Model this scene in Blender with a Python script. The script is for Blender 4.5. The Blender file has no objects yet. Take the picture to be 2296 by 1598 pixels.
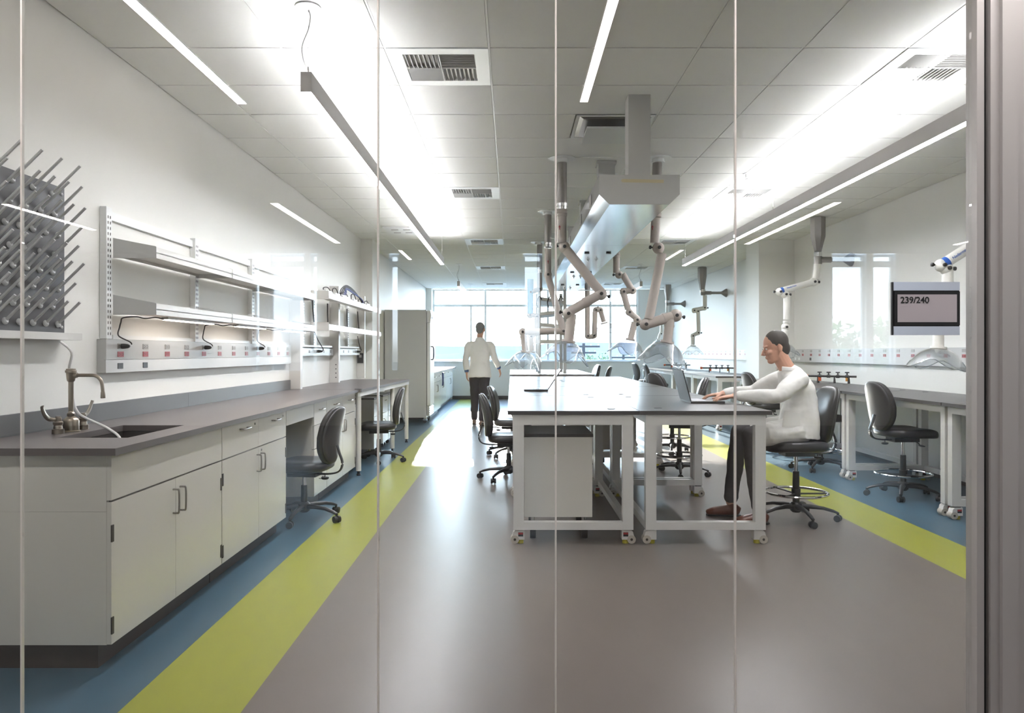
import bpy, bmesh, math, random
from mathutils import Vector, Matrix, Quaternion
random.seed(7)
R = math.radians
SC = bpy.context.scene
COL = SC.collection
F, CX, HY, EH, CH = 1672.0, 1147.0, 790.0, 1.312, 3.087   # focal length (px), vanishing point, eye height, ceiling height

def at(px, py, Y):
    return Vector(((px - CX) * Y / F, Y, EH + (HY - py) * Y / F))

# ------------------------------------------------------------------ materials
def lin(c):
    return tuple((v / 12.92 if v <= 0.04045 else ((v + 0.055) / 1.055) ** 2.4) for v in (x / 255.0 for x in c)) + (1.0,)

def mat(name, rgb, rough=0.5, metal=0.0, noise=0.0, nscale=20.0, bump=0.0, bscale=200.0, spec=0.5, stretch=None, coat=0.0):
    m = bpy.data.materials.new(name); m.use_nodes = True
    nt = m.node_tree; b = nt.nodes['Principled BSDF']
    b.inputs['Base Color'].default_value = lin(rgb); b.inputs['Roughness'].default_value = rough
    b.inputs['Metallic'].default_value = metal; b.inputs['Specular IOR Level'].default_value = spec
    b.inputs['Coat Weight'].default_value = coat
    tc = nt.nodes.new('ShaderNodeTexCoord')
    src = tc.outputs['Object']
    if stretch:
        mp = nt.nodes.new('ShaderNodeMapping'); mp.inputs['Scale'].default_value = stretch
        nt.links.new(src, mp.inputs['Vector']); src = mp.outputs['Vector']
    if noise > 0:
        n = nt.nodes.new('ShaderNodeTexNoise'); n.inputs['Scale'].default_value = nscale; n.inputs['Detail'].default_value = 5
        nt.links.new(src, n.inputs['Vector'])
        mx = nt.nodes.new('ShaderNodeMix'); mx.data_type = 'RGBA'
        c = lin(rgb)
        mx.inputs['A'].default_value = tuple(v * (1 - noise) for v in c[:3]) + (1,)
        mx.inputs['B'].default_value = tuple(min(1, v * (1 + noise)) for v in c[:3]) + (1,)
        nt.links.new(n.outputs['Fac'], mx.inputs['Factor']); nt.links.new(mx.outputs['Result'], b.inputs['Base Color'])
    if bump > 0:
        n2 = nt.nodes.new('ShaderNodeTexNoise'); n2.inputs['Scale'].default_value = bscale; n2.inputs['Detail'].default_value = 3
        nt.links.new(src, n2.inputs['Vector'])
        bp = nt.nodes.new('ShaderNodeBump'); bp.inputs['Strength'].default_value = bump; bp.inputs['Distance'].default_value = 0.002
        nt.links.new(n2.outputs['Fac'], bp.inputs['Height']); nt.links.new(bp.outputs['Normal'], b.inputs['Normal'])
    return m

def emit(name, rgb, s):
    m = bpy.data.materials.new(name); m.use_nodes = True
    nt = m.node_tree; nt.nodes.clear()
    e = nt.nodes.new('ShaderNodeEmission'); e.inputs['Color'].default_value = lin(rgb); e.inputs['Strength'].default_value = s
    o = nt.nodes.new('ShaderNodeOutputMaterial'); nt.links.new(e.outputs[0], o.inputs['Surface'])
    return m

def clear(name, tint, gloss_rough=0.0, ior=1.5, boost=1.0, base=0.0, milk=0.0):
    """thin clear sheet: transparent with a fresnel reflection (and a little milkiness)"""
    m = bpy.data.materials.new(name); m.use_nodes = True
    nt = m.node_tree; nt.nodes.clear()
    t = nt.nodes.new('ShaderNodeBsdfTransparent'); t.inputs['Color'].default_value = tuple(tint) + (1,)
    g = nt.nodes.new('ShaderNodeBsdfGlossy'); g.inputs['Roughness'].default_value = gloss_rough; g.inputs['Color'].default_value = (1, 1, 1, 1)
    fr = nt.nodes.new('ShaderNodeFresnel')
    ge = nt.nodes.new('ShaderNodeNewGeometry')          # same reflectance on both faces of the thin sheet
    im = nt.nodes.new('ShaderNodeMix'); im.data_type = 'FLOAT'; im.inputs['A'].default_value = ior; im.inputs['B'].default_value = 1 / ior
    nt.links.new(ge.outputs['Backfacing'], im.inputs['Factor']); nt.links.new(im.outputs['Result'], fr.inputs['IOR'])
    ma = nt.nodes.new('ShaderNodeMath'); ma.operation = 'MULTIPLY_ADD'; ma.use_clamp = True
    ma.inputs[1].default_value = boost; ma.inputs[2].default_value = base
    nt.links.new(fr.outputs[0], ma.inputs[0])
    mx = nt.nodes.new('ShaderNodeMixShader'); nt.links.new(ma.outputs[0], mx.inputs[0])
    first = t.outputs[0]
    if milk > 0:
        d = nt.nodes.new('ShaderNodeBsdfTranslucent'); d.inputs['Color'].default_value = (.9, .92, .93, 1)
        m2 = nt.nodes.new('ShaderNodeMixShader'); m2.inputs[0].default_value = milk
        nt.links.new(t.outputs[0], m2.inputs[1]); nt.links.new(d.outputs[0], m2.inputs[2]); first = m2.outputs[0]
    nt.links.new(first, mx.inputs[1]); nt.links.new(g.outputs[0], mx.inputs[2])
    o = nt.nodes.new('ShaderNodeOutputMaterial'); nt.links.new(mx.outputs[0], o.inputs['Surface'])
    return m

M = dict(
    wall=mat('wall_paint', (228, 227, 222), .55, noise=.02, nscale=3),
    tile=mat('ceiling_tile', (236, 236, 233), .9, noise=.03, nscale=60, bump=.25, bscale=400),
    tbar=mat('ceiling_tee_bar', (232, 232, 230), .4),
    brown=mat('floor_brown', (106, 98, 93), .34, spec=.28, noise=.07, nscale=9, stretch=(1, .35, 1), bump=.05, bscale=30),
    green=mat('floor_green', (142, 144, 54), .34, spec=.28, noise=.06, nscale=14, stretch=(1, .35, 1), bump=.05, bscale=30),
    blue=mat('floor_blue', (62, 88, 104), .34, spec=.28, noise=.09, nscale=12, stretch=(1, .35, 1), bump=.05, bscale=30),
    cab=mat('cabinet_paint', (200, 197, 190), .22, noise=.015, nscale=3),
    castw=mat('caster_wheel', (176, 168, 156), .5),
    frame=mat('bench_paint', (204, 202, 199), .35, noise=.015, nscale=5),
    top=mat('bench_top_grey', (66, 63, 62), .3, spec=.34, noise=.06, nscale=12),
    counter=mat('counter_top', (94, 88, 87), .34, noise=.07, nscale=10),
    splash=mat('backsplash', (92, 92, 94), .35, noise=.14, nscale=6, stretch=(1, 1, 3)),
    toe=mat('toe_kick_rubber', (52, 47, 44), .5),
    steel=mat('stainless_steel', (205, 208, 212), .16, 1.0, noise=.03, nscale=6, stretch=(12, .6, 12)),
    brushed=mat('brushed_nickel', (150, 140, 128), .28, 1.0),
    galv=mat('galvanised_duct', (150, 146, 142), .38, .75, noise=.12, nscale=14),
    chrome=mat('chrome', (220, 220, 222), .08, 1.0),
    alu=mat('aluminium', (172, 168, 166), .42, .25, noise=.02, nscale=4),
    pull=mat('satin_pull', (150, 146, 140), .3, .9),
    hinge=mat('dark_hinge', (70, 66, 62), .4, .6),
    lgrey=mat('light_grey_metal', (186, 186, 184), .4),
    white=mat('white_metal', (228, 229, 228), .35),
    offwhite=mat('shelf_paint', (206, 203, 198), .4),
    arm=mat('arm_grey', (178, 168, 160), .4),
    pendh=mat('pendant_housing', (196, 192, 190), .5),
    armw=mat('arm_white', (230, 228, 222), .35),
    armblue=mat('arm_blue_band', (40, 92, 178), .4),
    bluefilm=mat('blue_film', (96, 168, 205), .25),
    black=mat('black_plastic', (24, 23, 24), .4),
    rubber=mat('black_rubber', (20, 20, 21), .7),
    vinyl=mat('black_vinyl', (38, 37, 38), .36, noise=.08, nscale=30, bump=.08, bscale=300),
    vinylback=mat('dark_grey_shell', (58, 57, 58), .35),
    pegboard=mat('charcoal_resin', (66, 66, 69), .45, noise=.05, nscale=10),
    peg=mat('grey_peg', (190, 192, 192), .4),
    cord=mat('black_cord', (28, 26, 26), .5),
    bluecord=mat('blue_cord', (44, 62, 120), .5),
    tube=mat('white_tube', (226, 224, 224), .3),
    red=mat('red_outlet', (158, 40, 44), .4),
    greyo=mat('grey_outlet', (150, 146, 142), .4),
    orange=mat('orange_knob', (222, 96, 38), .4),
    amber=mat('amber_tag', (216, 146, 40), .4),
    yellow=mat('yellow_foot', (178, 166, 50), .5),
    tape=mat('masking_tape', (196, 184, 148), .7),
    sign=mat('sign_insert', (176, 168, 172), .35),
    signtop=mat('sign_aluminium', (196, 200, 212), .3, .5),
    ink=mat('sign_ink', (22, 22, 24), .5),
    lapk=mat('laptop_dark', (40, 38, 38), .35),
    lapl=mat('laptop_silver', (176, 176, 180), .3, .5),
    coat=mat('lab_coat_cloth', (226, 224, 220), .8, noise=.03, nscale=8, bump=.3, bscale=18),
    navy=mat('dark_trousers', (42, 38, 46), .8, noise=.08, nscale=10),
    grey=mat('grey_trousers', (78, 76, 76), .8, noise=.08, nscale=10),
    skin=mat('skin', (196, 148, 124), .5, noise=.04, nscale=15),
    hair=mat('grey_hair', (120, 120, 120), .7, noise=.2, nscale=60),
    hairdark=mat('dark_hair', (56, 50, 46), .7, noise=.2, nscale=60),
    shoe=mat('brown_shoe', (94, 52, 38), .35),
    shoetan=mat('tan_shoe', (120, 100, 86), .45),
    shirt=mat('blue_shirt', (70, 90, 130), .8),
    hill=mat('far_hill', (110, 102, 99), .95, spec=0.0, noise=.15, nscale=.02),
    land=mat('far_land', (102, 97, 88), .95, spec=0.0, noise=.2, nscale=.05),
    leaf=mat('leaves', (70, 92, 50), .7, noise=.25, nscale=4),
    bark=mat('bark', (80, 66, 54), .9),
    pole=mat('weathered_pole', (40, 40, 42), .9),
    glass=clear('front_glass', (.985, .992, .988), 0.0, 1.5),
    wglass=clear('window_glass', (.97, .98, .98), 0.0, 1.45, .5),
    hoodm=clear('clear_hood', (.915, .93, .94), 0.08, 1.5, 1.6, .05, .05),
    rimm=clear('hood_rim', (.80, .84, .86), .05, 1.5, 2.0, .12, .2),
    seam=mat('silicone_seam', (214, 208, 202), .3),
    pend=emit('pendant_light', (249, 249, 254), 26.0),
    penddim=emit('pendant_light_dimmed', (244, 248, 255), 1.2),
    pendup=emit('pendant_uplight', (250, 248, 252), 16.5),
    rec=emit('recessed_light', (255, 244, 240), 1.3),
    corr=emit('corridor_light', (255, 249, 245), 12.0),
    corrfill=emit('corridor_fill_light', (255, 249, 247), 17.0),  # for the added out-of-view strips that brighten the corridor side
    led=emit('undershelf_light', (255, 236, 222), 6.0),
    screen=mat('screen', (30, 32, 36), .15),
)

# ------------------------------------------------------------------ mesh builder
class MB:
    def __init__(s):
        s.bm = bmesh.new()
    def box(s, x0, x1, y0, y1, z0, z1):
        vs = [s.bm.verts.new((x, y, z)) for x in (x0, x1) for y in (y0, y1) for z in (z0, z1)]
        for f in ((0, 1, 3, 2), (4, 6, 7, 5), (0, 4, 5, 1), (2, 3, 7, 6), (0, 2, 6, 4), (1, 5, 7, 3)):
            s.bm.faces.new([vs[i] for i in f])
        return s
    def obox(s, c, size, rot=None):
        c = Vector(c); h = Vector(size) / 2
        vs = []
        for x in (-1, 1):
            for y in (-1, 1):
                for z in (-1, 1):
                    v = Vector((x * h.x, y * h.y, z * h.z))
                    if rot is not None: v = rot @ v
                    vs.append(s.bm.verts.new(c + v))
        for f in ((0, 1, 3, 2), (4, 6, 7, 5), (0, 4, 5, 1), (2, 3, 7, 6), (0, 2, 6, 4), (1, 5, 7, 3)):
            s.bm.faces.new([vs[i] for i in f])
        return s
    def ring(s, c, a, b, ra, rb, n):
        return [s.bm.verts.new(c + a * (ra * math.cos(2 * math.pi * i / n)) + b * (rb * math.sin(2 * math.pi * i / n))) for i in range(n)]
    def skin(s, rings, cap0=True, cap1=True, closed=False):
        n = len(rings[0])
        pr = list(zip(rings, rings[1:])) + ([(rings[-1], rings[0])] if closed else [])
        for p, q in pr:
            for i in range(n):
                s.bm.faces.new((p[i], p[(i + 1) % n], q[(i + 1) % n], q[i]))
        if not closed:
            if cap0: s.bm.faces.new(rings[0][::-1])
            if cap1: s.bm.faces.new(rings[-1])
        return s
    def tube(s, pts, r, n=10, closed=False, ref=None, caps=True):
        """tube through pts; r: radius, list of radii, or list of (ra, rb)"""
        P = [Vector(p) for p in pts]; k = len(P)
        rs = r if isinstance(r, (list, tuple)) else [r] * k
        rings = []; a = None
        for i in range(k):
            if closed: t = P[(i + 1) % k] - P[i - 1]
            else: t = (P[min(i + 1, k - 1)] - P[max(i - 1, 0)])
            t = t.normalized() if t.length > 1e-9 else Vector((0, 0, 1))
            if ref is not None: base = Vector(ref)
            elif a is not None: base = a
            else: base = Vector((0, 0, 1)) if abs(t.z) < .9 else Vector((1, 0, 0))
            a = base - t * base.dot(t)
            if a.length < 1e-4: a = Vector((0, 1, 0)) - t * t.y
            a.normalize(); b = t.cross(a)
            ra, rb = rs[i] if isinstance(rs[i], (list, tuple)) else (rs[i], rs[i])
            rings.append(s.ring(P[i], a, b, ra, rb, n))
        s.skin(rings, caps, caps, closed)
        return s
    def cyl(s, p0, p1, r0, r1=None, n=14):
        return s.tube([p0, p1], [r0, r0 if r1 is None else r1], n)
    def lathe(s, prof, c=(0, 0, 0), axis=(0, 0, 1), n=20):
        ax = Vector(axis).normalized(); c = Vector(c)
        ref = Vector((1, 0, 0)) if abs(ax.x) < .9 else Vector((0, 1, 0))
        a = (ref - ax * ref.dot(ax)).normalized(); b = ax.cross(a)
        rings = [s.ring(c + ax * z, a, b, max(r, 1e-4), max(r, 1e-4), n) for r, z in prof]
        return s.skin(rings)
    def prism(s, poly, ext, off=(0, 0, 0)):
        """poly: list of 3D points (one planar face), extruded by vector ext"""
        o = Vector(off); e = Vector(ext)
        A = [s.bm.verts.new(Vector(p) + o) for p in poly]; B = [s.bm.verts.new(Vector(p) + o + e) for p in poly]
        n = len(A)
        s.bm.faces.new(A[::-1]); s.bm.faces.new(B)
        for i in range(n): s.bm.faces.new((A[i], A[(i + 1) % n], B[(i + 1) % n], B[i]))
        return s
    def ell(s, c, r, rot=None, nu=16, nv=10, e1=1.0, e2=1.0, fn=None):
        """superellipsoid"""
        c = Vector(c); rings = []
        pw = lambda v, e: math.copysign(abs(v) ** e, v)
        for j in range(nv + 1):
            ph = -math.pi / 2 + math.pi * j / nv
            if j in (0, nv): ph *= .995
            ring = []
            for i in range(nu):
                th = 2 * math.pi * i / nu
                v = Vector((r[0] * pw(math.cos(ph), e1) * pw(math.cos(th), e2), r[1] * pw(math.cos(ph), e1) * pw(math.sin(th), e2), r[2] * pw(math.sin(ph), e1)))
                if fn: v = fn(v)
                if rot is not None: v = rot @ v
                ring.append(s.bm.verts.new(c + v))
            rings.append(ring)
        return s.skin(rings)
    def quad(s, a, b, c, d):
        s.bm.faces.new([s.bm.verts.new(Vector(p)) for p in (a, b, c, d)]); return s
    def build(s, name, m, parent=None, smooth=False, bevel=0.0, world=True, angle=35):
        bm = s.bm
        if bevel > 0:
            es = [e for e in bm.edges if len(e.link_faces) == 2 and e.calc_face_angle(0) > .6]
            bmesh.ops.bevel(bm, geom=es, offset=bevel, segments=2 if bevel > .004 else 1, affect='EDGES', profile=.5, clamp_overlap=True)
        bmesh.ops.recalc_face_normals(bm, faces=bm.faces)
        me = bpy.data.meshes.new(name)
        o = bpy.data.objects.new(name, me)
        sh = Vector((0, 0, 0))
        if parent is not None:
            o.parent = parent
            if world: sh = ORG[parent.name]
            ORG[o.name] = ORG[parent.name].copy()
        else: ORG[o.name] = Vector((0, 0, 0))
        if sh.length > 0: bmesh.ops.translate(bm, verts=bm.verts, vec=-sh)
        bm.to_mesh(me); bm.free()
        for k in (m if isinstance(m, list) else [m]): me.materials.append(k)
        if smooth:
            for p in me.polygons: p.use_smooth = True
            me.set_sharp_from_angle(angle=R(angle))
        COL.objects.link(o)
        return o

ORG = {}
def tag(o, label=None, cat=None, group=None, kind=None):
    if label: o['label'] = label
    if cat: o['category'] = cat
    if group: o['group'] = group
    if kind: o['kind'] = kind
    return o
def thing(name, label, cat, loc=(0, 0, 0), group=None):
    o = bpy.data.objects.new(name, None); o.empty_display_size = .05
    COL.objects.link(o); o.location = loc; ORG[o.name] = Vector(loc)
    return tag(o, label, cat, group)
def struct(o):
    o['kind'] = 'structure'; return o
def single(o, label, cat, group=None):
    """a thing that is one mesh: move its origin to its base"""
    me = o.data
    lo = Vector((1e9,) * 3); hi = Vector((-1e9,) * 3)
    for v in me.vertices:
        for i in range(3): lo[i] = min(lo[i], v.co[i]); hi[i] = max(hi[i], v.co[i])
    c = Vector(((lo.x + hi.x) / 2, (lo.y + hi.y) / 2, lo.z))
    me.transform(Matrix.Translation(-c)); o.location = c
    return tag(o, label, cat, group)
def copy_tree(o, parent=None):
    c = o.copy(); COL.objects.link(c); c.parent = parent
    ORG[c.name] = Vector((0, 0, 0))
    for ch in list(o.children): copy_tree(ch, c)
    return c
def place(proto, used, x, y, rz, label, group, z=0.0):
    o = proto if not used else copy_tree(proto)
    o.location = (x, y, z); o.rotation_euler = (0, 0, rz)
    return tag(o, label, None, group)
def text(name, s, size, m, parent, mtx, extrude=.0006):
    cu = bpy.data.curves.new(name, 'FONT'); cu.body = s; cu.size = size; cu.extrude = extrude; cu.offset = size * .012
    to = bpy.data.objects.new(name, cu); COL.objects.link(to)
    dg = bpy.context.evaluated_depsgraph_get(); dg.update()
    me = bpy.data.meshes.new_from_object(to.evaluated_get(dg))
    bpy.data.objects.remove(to)
    me.transform(mtx); me.transform(Matrix.Translation(-ORG[parent.name]))
    o = bpy.data.objects.new(name, me); me.materials.clear(); me.materials.append(m)
    o.parent = parent; COL.objects.link(o); ORG[o.name] = ORG[parent.name].copy()
    return o
def arc(c, a, b, r, t0, t1, n=8):
    c, a, b = Vector(c), Vector(a), Vector(b)
    return [c + a * (r * math.cos(R(t0 + (t1 - t0) * i / n))) + b * (r * math.sin(R(t0 + (t1 - t0) * i / n))) for i in range(n + 1)]
def smooth_path(pts, n=6):
    P = [Vector(p) for p in pts]; out = []
    for i in range(len(P) - 1):
        p0, p1, p2, p3 = P[max(i - 1, 0)], P[i], P[i + 1], P[min(i + 2, len(P) - 1)]
        for k in range(n):
            t = k / n
            out.append(.5 * ((2 * p1) + (p2 - p0) * t + (2 * p0 - 5 * p1 + 4 * p2 - p3) * t * t + (3 * p1 - p0 - 3 * p2 + p3) * t ** 3))
    return out + [P[-1]]

XL, XR, YG, YB = -2.36, 4.468, 2.5, 20.9       # side walls, glass front, window wall
# ------------------------------------------------------------------ the room
def floor():
    xs = [(XL - .2, -1.436, 2), (-1.436, -.987, 1), (-.987, 2.63, 0), (2.63, 3.065, 1), (3.065, XR + .2, 2)]
    mb = MB(); bm = mb.bm
    for x0, x1, k in xs:
        n0 = len(bm.faces); mb.box(x0, x1, YG - .06, YB + .2, -.1, 0)
        bm.faces.ensure_lookup_table()
        for f in bm.faces[n0:]: f.material_index = k
    struct(mb.build('floor', [M['brown'], M['green'], M['blue']]))
    struct(MB().box(-8, 10, -8.4, YG - .062, -.1, 0).build('floor', M['brown']))
floor()

GX = [XL, -1.955, -1.345, -.74, -.132, 1.09, 1.70, 2.31, 2.92, 4.14, XR]
GY = [YG] + [4.344 + .61 * k for k in range(-2, 28)]
GY[-1] = YB
VENTX = [(-.74, -.132, -.435), (2.31, 2.92, 2.615)]
VENTK = [0, 6, 12, 18, 24]
def ceiling():
    mb = MB(); g = .008
    skip = set()
    for k in VENTK:
        for x0, x1, _ in VENTX: skip.add((round(x0, 3), k + 3))
    for j in range(len(GY) - 1):
        for i in range(len(GX) - 1):
            x0, x1, y0, y1 = GX[i], GX[i + 1], GY[j], GY[j + 1]
            if (round(x0, 3), j) in skip: continue
            if x0 == -.132 and j == 5:
                mb.box(x0 + g, .478, y0 + g, y1 - g, CH, CH + .014); continue
            mb.box(x0 + g, x1 - g, y0 + g, y1 - g, CH, CH + .014)
    o = struct(mb.build('ceiling', M['tile'], bevel=.003))
    mb = MB(); t = .0055
    for x in GX[1:-1]: mb.box(x - t, x + t, YG, YB, CH + .003, CH + .02)
    for y in GY[1:-1]: mb.box(XL, XR, y - t, y + t, CH + .0035, CH + .0195)
    mb.build('tee_bar_grid', M['tbar'], o)
    MB().box(XL - .2, XR + .2, YG, YB + .2, CH + .021, CH + .2).build('plenum_slab', M['lgrey'], o)
    struct(MB().box(-8, 10, -8.4, YG - .001, CH, CH + .2).build('ceiling', M['tile']))
ceiling()

struct(MB().box(XL - .2, XL, YG, YB + .2, 0, CH + .02).build('wall_left', M['wall']))
struct(MB().box(XR, XR + .2, YG, YB + .2, 0, CH + .02).build('wall_right', M['wall']))
struct(MB().box(XL, -2.18, 11.67, 12.22, 0, CH).build('wall_left', M['wall']))          # pier on the sink wall
struct(MB().box(3.907, XR, 11.78, 12.42, 0, CH).build('wall_right', M['wall']))         # column on the opposite wall
mb = MB(); mb.box(XL, XR, YB, YB + .2, 0, 1.045); mb.box(XL, -2.2, YB, YB + .2, 1.045, CH); mb.box(3.54, XR, YB, YB + .2, 1.045, CH)
struct(mb.build('wall_back', M['wall']))
struct(MB().box(XL, -2.21, 20.6, YB - .001, 0, CH).build('wall_back', M['wall']))
struct(MB().box(-2.2, 3.54, YB - .04, YB + .2, 1.046, 1.072).build('trim_1', M['white'], bevel=.004))
struct(MB().box(XL + .7, XR, YB - .014, YB - .001, 0, .1).build('baseboard_back', M['toe']))
mb = MB(); mb.box(XR - .014, XR - .001, YG + .05, 11.77, 0, .1); mb.box(XR - .014, XR - .001, 12.43, YB - .02, 0, .1); mb.box(3.893, XR - .02, 11.766, 11.779, 0, .1); mb.box(3.893, 3.906, 11.78, 12.43, 0, .1)
struct(mb.build('baseboard_right', M['toe']))

def window(name, x0, x1, y0, z0, z1, mull, trans, sy=1):
    """framed strip window in the plane y = y0"""
    mb = MB(); d0, d1 = y0 + .02, y0 + .10
    e = .04
    mb.box(x0, x1, d0, d1, z0, z0 + e); mb.box(x0, x1, d0, d1, z1 - e, z1)
    mb.box(x0, x0 + e, d0, d1, z0 + e, z1 - e); mb.box(x1 - e, x1, d0, d1, z0 + e, z1 - e)
    for a, b in trans: mb.box(x0 + e, x1 - e, d0 + .004, d1 - .004, a, b)
    for x, w, top in mull:
        mb.box(x - w / 2, x + w / 2, d0 + .002, d1 - .002, z0 + e, top)
    o = struct(mb.build(name, M['white']))
    MB().box(x0 + .02, x1 - .02, y0 + .055, y0 + .061, z0 + .02, z1 - .02).build('window_pane', M['wglass'], o)
    return o
window('window_1', -2.2, 3.54, YB + .02, 1.073, CH - .002, [(-1.14, .05, 2.61), (-.735, .06, CH - .04), (1.02, .06, CH - .04), (2.78, .06, CH - .04)], [(2.60, 2.66)])

# corridor behind the camera (seen only as reflections in the glass front)
struct(MB().box(-8.2, -8, -8.4, YG, 0, CH).build('wall_left', M['wall']))
struct(MB().box(10, 10.2, -8.4, YG, 0, CH).build('wall_right', M['wall']))
struct(MB().box(-8, XL - .201, YG, YG + .15, 0, CH).build('wall_front', M['wall']))
struct(MB().box(2.75, 10, YG, YG + .15, 0, CH).build('wall_front', M['wall']))
mb = MB()
wins = [(-4.66, -4.52), (-4.36, -3.72), (-3.62, -3.48), (-2.2, -2.02), (.2, .55), (5.76, 6.38), (6.5, 6.9)]
px = -8.2
for a, b in wins:
    mb.box(px, a, -8.6, -8.4, 0, CH); mb.box(a, b, -8.6, -8.4, 0, .95); px = b
mb.box(px, 10.2, -8.6, -8.4, 0, CH)
struct(mb.build('wall_back', M['wall']))
for i, (a, b) in enumerate(wins):
    window('window_%d' % (i + 2), a, b, -8.58, .95, CH, [], [(2.86, 2.96)])

# glass front
SEAM = [XL, (50 - CX) * YG / F, (848 - CX) * YG / F, (1246 - CX) * YG / F, (1648 - CX) * YG / F, (2178 - CX) * YG / F]
for i in range(5):
    a, b = SEAM[i], SEAM[i + 1]
    struct(MB().box(a + .003, b - .003, YG - .006, YG + .006, .001, CH - .001).build('window_%d' % (i + 9), M['glass']))
mb = MB()
for x in SEAM[1:5]: mb.box(x - .0028, x + .0028, YG - .0065, YG + .0065, .001, CH - .001)
struct(mb.build('trim_2', M['seam']))
fx = lambda p: (p - CX) * YG / F
mb = MB(); mb.box(fx(2178), fx(2194), YG - .03, YG + .03, 0, CH); mb.box(fx(2206), fx(2226), YG - .035, YG + .05, 0, CH); mb.box(fx(2226), fx(2261), YG - .05, YG + .06, 0, CH)
mb.box(fx(2261), fx(2287), YG - .036, YG + .045, 0, CH - .02)
struct(mb.build('trim_3', M['alu'], bevel=.002))
struct(MB().box(fx(2194) + .0005, fx(2206) - .0005, YG - .01, YG + .03, 0, CH).build('trim_4', M['rubber']))
struct(MB().box(fx(2288), 2.749, YG - .006, YG + .006, .001, CH - .001).build('door_1', M['glass']))

# room sign on the glass
def room_sign():
    Y = YG - .0075
    p = lambda px, py: at(px, py, Y - .012)
    a, b = p(2001, 632), p(2152, 751)
    t = thing('room_sign', 'small aluminium room number sign with black bordered insert fixed on the glass front', 'sign', (a.x, Y, b.z))
    f = Y - .012
    c = p(2005, 653); d = p(2152, 729.5)
    MB().box(a.x, b.x, f + .003, Y, b.z, a.z).build('back_plate', M['black'], t)
    MB().box(p(2004, 0).x, b.x, f, f + .0028, c.z + .003, a.z).build('top_rail', M['signtop'], t)
    MB().box(p(2004, 0).x, b.x, f, f + .0028, b.z, d.z - .003).build('bottom_rail', M['signtop'], t)
    MB().box(c.x, d.x, f - .001, f + .0025, d.z, c.z).build('insert_border', M['ink'], t)
    e = p(2012, 660); g = p(2145, 722)
    ins = MB().box(e.x, g.x, f - .0018, f - .0011, g.z, e.z).build('insert', M['sign'], t)
    q = p(2018, 679)
    mtx = Matrix.Translation((q.x, f - .0026, q.z)) @ Matrix.Rotation(R(90), 4, 'X')
    text('room_number', '239/240', .0292, M['ink'], t, mtx, .0004)
    mb = MB(); x = p(2020, 0).x
    for k, pat in enumerate(((1, 2), (0, 3), (0, 1), (0,), (2, 4), (0, 3), (1, 4), (0, 3, 4))):
        for j in pat:
            mb.ell((x + k * .0042 + (j // 3) * .0016, f - .0019, p(0, 686).z - (j % 3) * .0018), (.0007, .0006, .0007), nu=6, nv=4)
    mb.build('braille_dot', M['sign'], t, smooth=True)
room_sign()

# ------------------------------------------------------------------ ceiling fittings
def vent(xc, k, label):
    y0 = GY[k + 3]; yc = y0 + .305
    t = thing('ceiling_vent', label, 'vent', (xc, yc, CH), 'louvred ceiling vents')
    mb = MB(); o, i = .298, .215
    for (x0, x1, ya, yb) in ((-o, o, -o, -i), (-o, o, i, o), (-o, -i, -i, i), (i, o, -i, i)):
        mb.box(xc + x0, xc + x1, yc + ya, yc + yb, CH - .004, CH + .012)
    mb.build('frame', M['white'], t, bevel=.002)
    MB().box(xc - i, xc + i, yc - i, yc + i, CH + .012, CH + .015).build('backing', M['greyo'], t)
    mb = MB(); n = 8; q = i / n
    for qx, qy, al in ((-1, -1, 'y'), (1, -1, 'x'), (-1, 1, 'x'), (1, 1, 'y')):
        for m_ in range(n):
            s = (m_ + .5) * q
            if al == 'y':      # blades running along y
                mb.obox((xc + qx * s, yc + qy * i / 2, CH + .002), (.0028, i - .01, .022), Matrix.Rotation(R(38 * qx), 3, 'Y'))
            else:
                mb.obox((xc + qx * i / 2, yc + qy * s, CH + .002), (i - .01, .0028, .022), Matrix.Rotation(R(38 * qy), 3, 'X'))
    mb.box(xc - .003, xc + .003, yc - i, yc + i, CH - .006, CH + .011); mb.box(xc - i, xc + i, yc - .003, yc + .003, CH - .006, CH + .011)
    mb.build('louver', M['lgrey'], t)
VW = ['first from the glass front', 'second from the glass front', 'third from the glass front', 'fourth from the glass front', 'beside the far windows']
for k, w in zip(VENTK, VW):
    vent(-.436, k, 'square louvred ceiling vent on the sink wall side, ' + w)
    vent(2.615, k, 'square louvred ceiling vent on the column side, ' + w)

def small_register():
    a, b = at(858, 508, 10.5), at(915, 523.5, 11.2)
    x0, x1, y0, y1 = -1.82, -1.42, 10.5, 11.08
    t = thing('ceiling_register', 'white ceiling air register with short slots, above the second counter section', 'vent', (x0, y0, CH))
    MB().box(x0, x1, y0, y1, CH - .02, CH - .001).build('plate', M['white'], t, bevel=.004)
    for k, (u, v) in enumerate(((.1, .15), (.27, .15), (.1, .4), (.27, .4))):
        MB().box(x0 + u, x0 + u + .1, y0 + v, y0 + v + .03, CH - .026, CH - .0205).build('slot', M['greyo'], t)
small_register()

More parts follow.
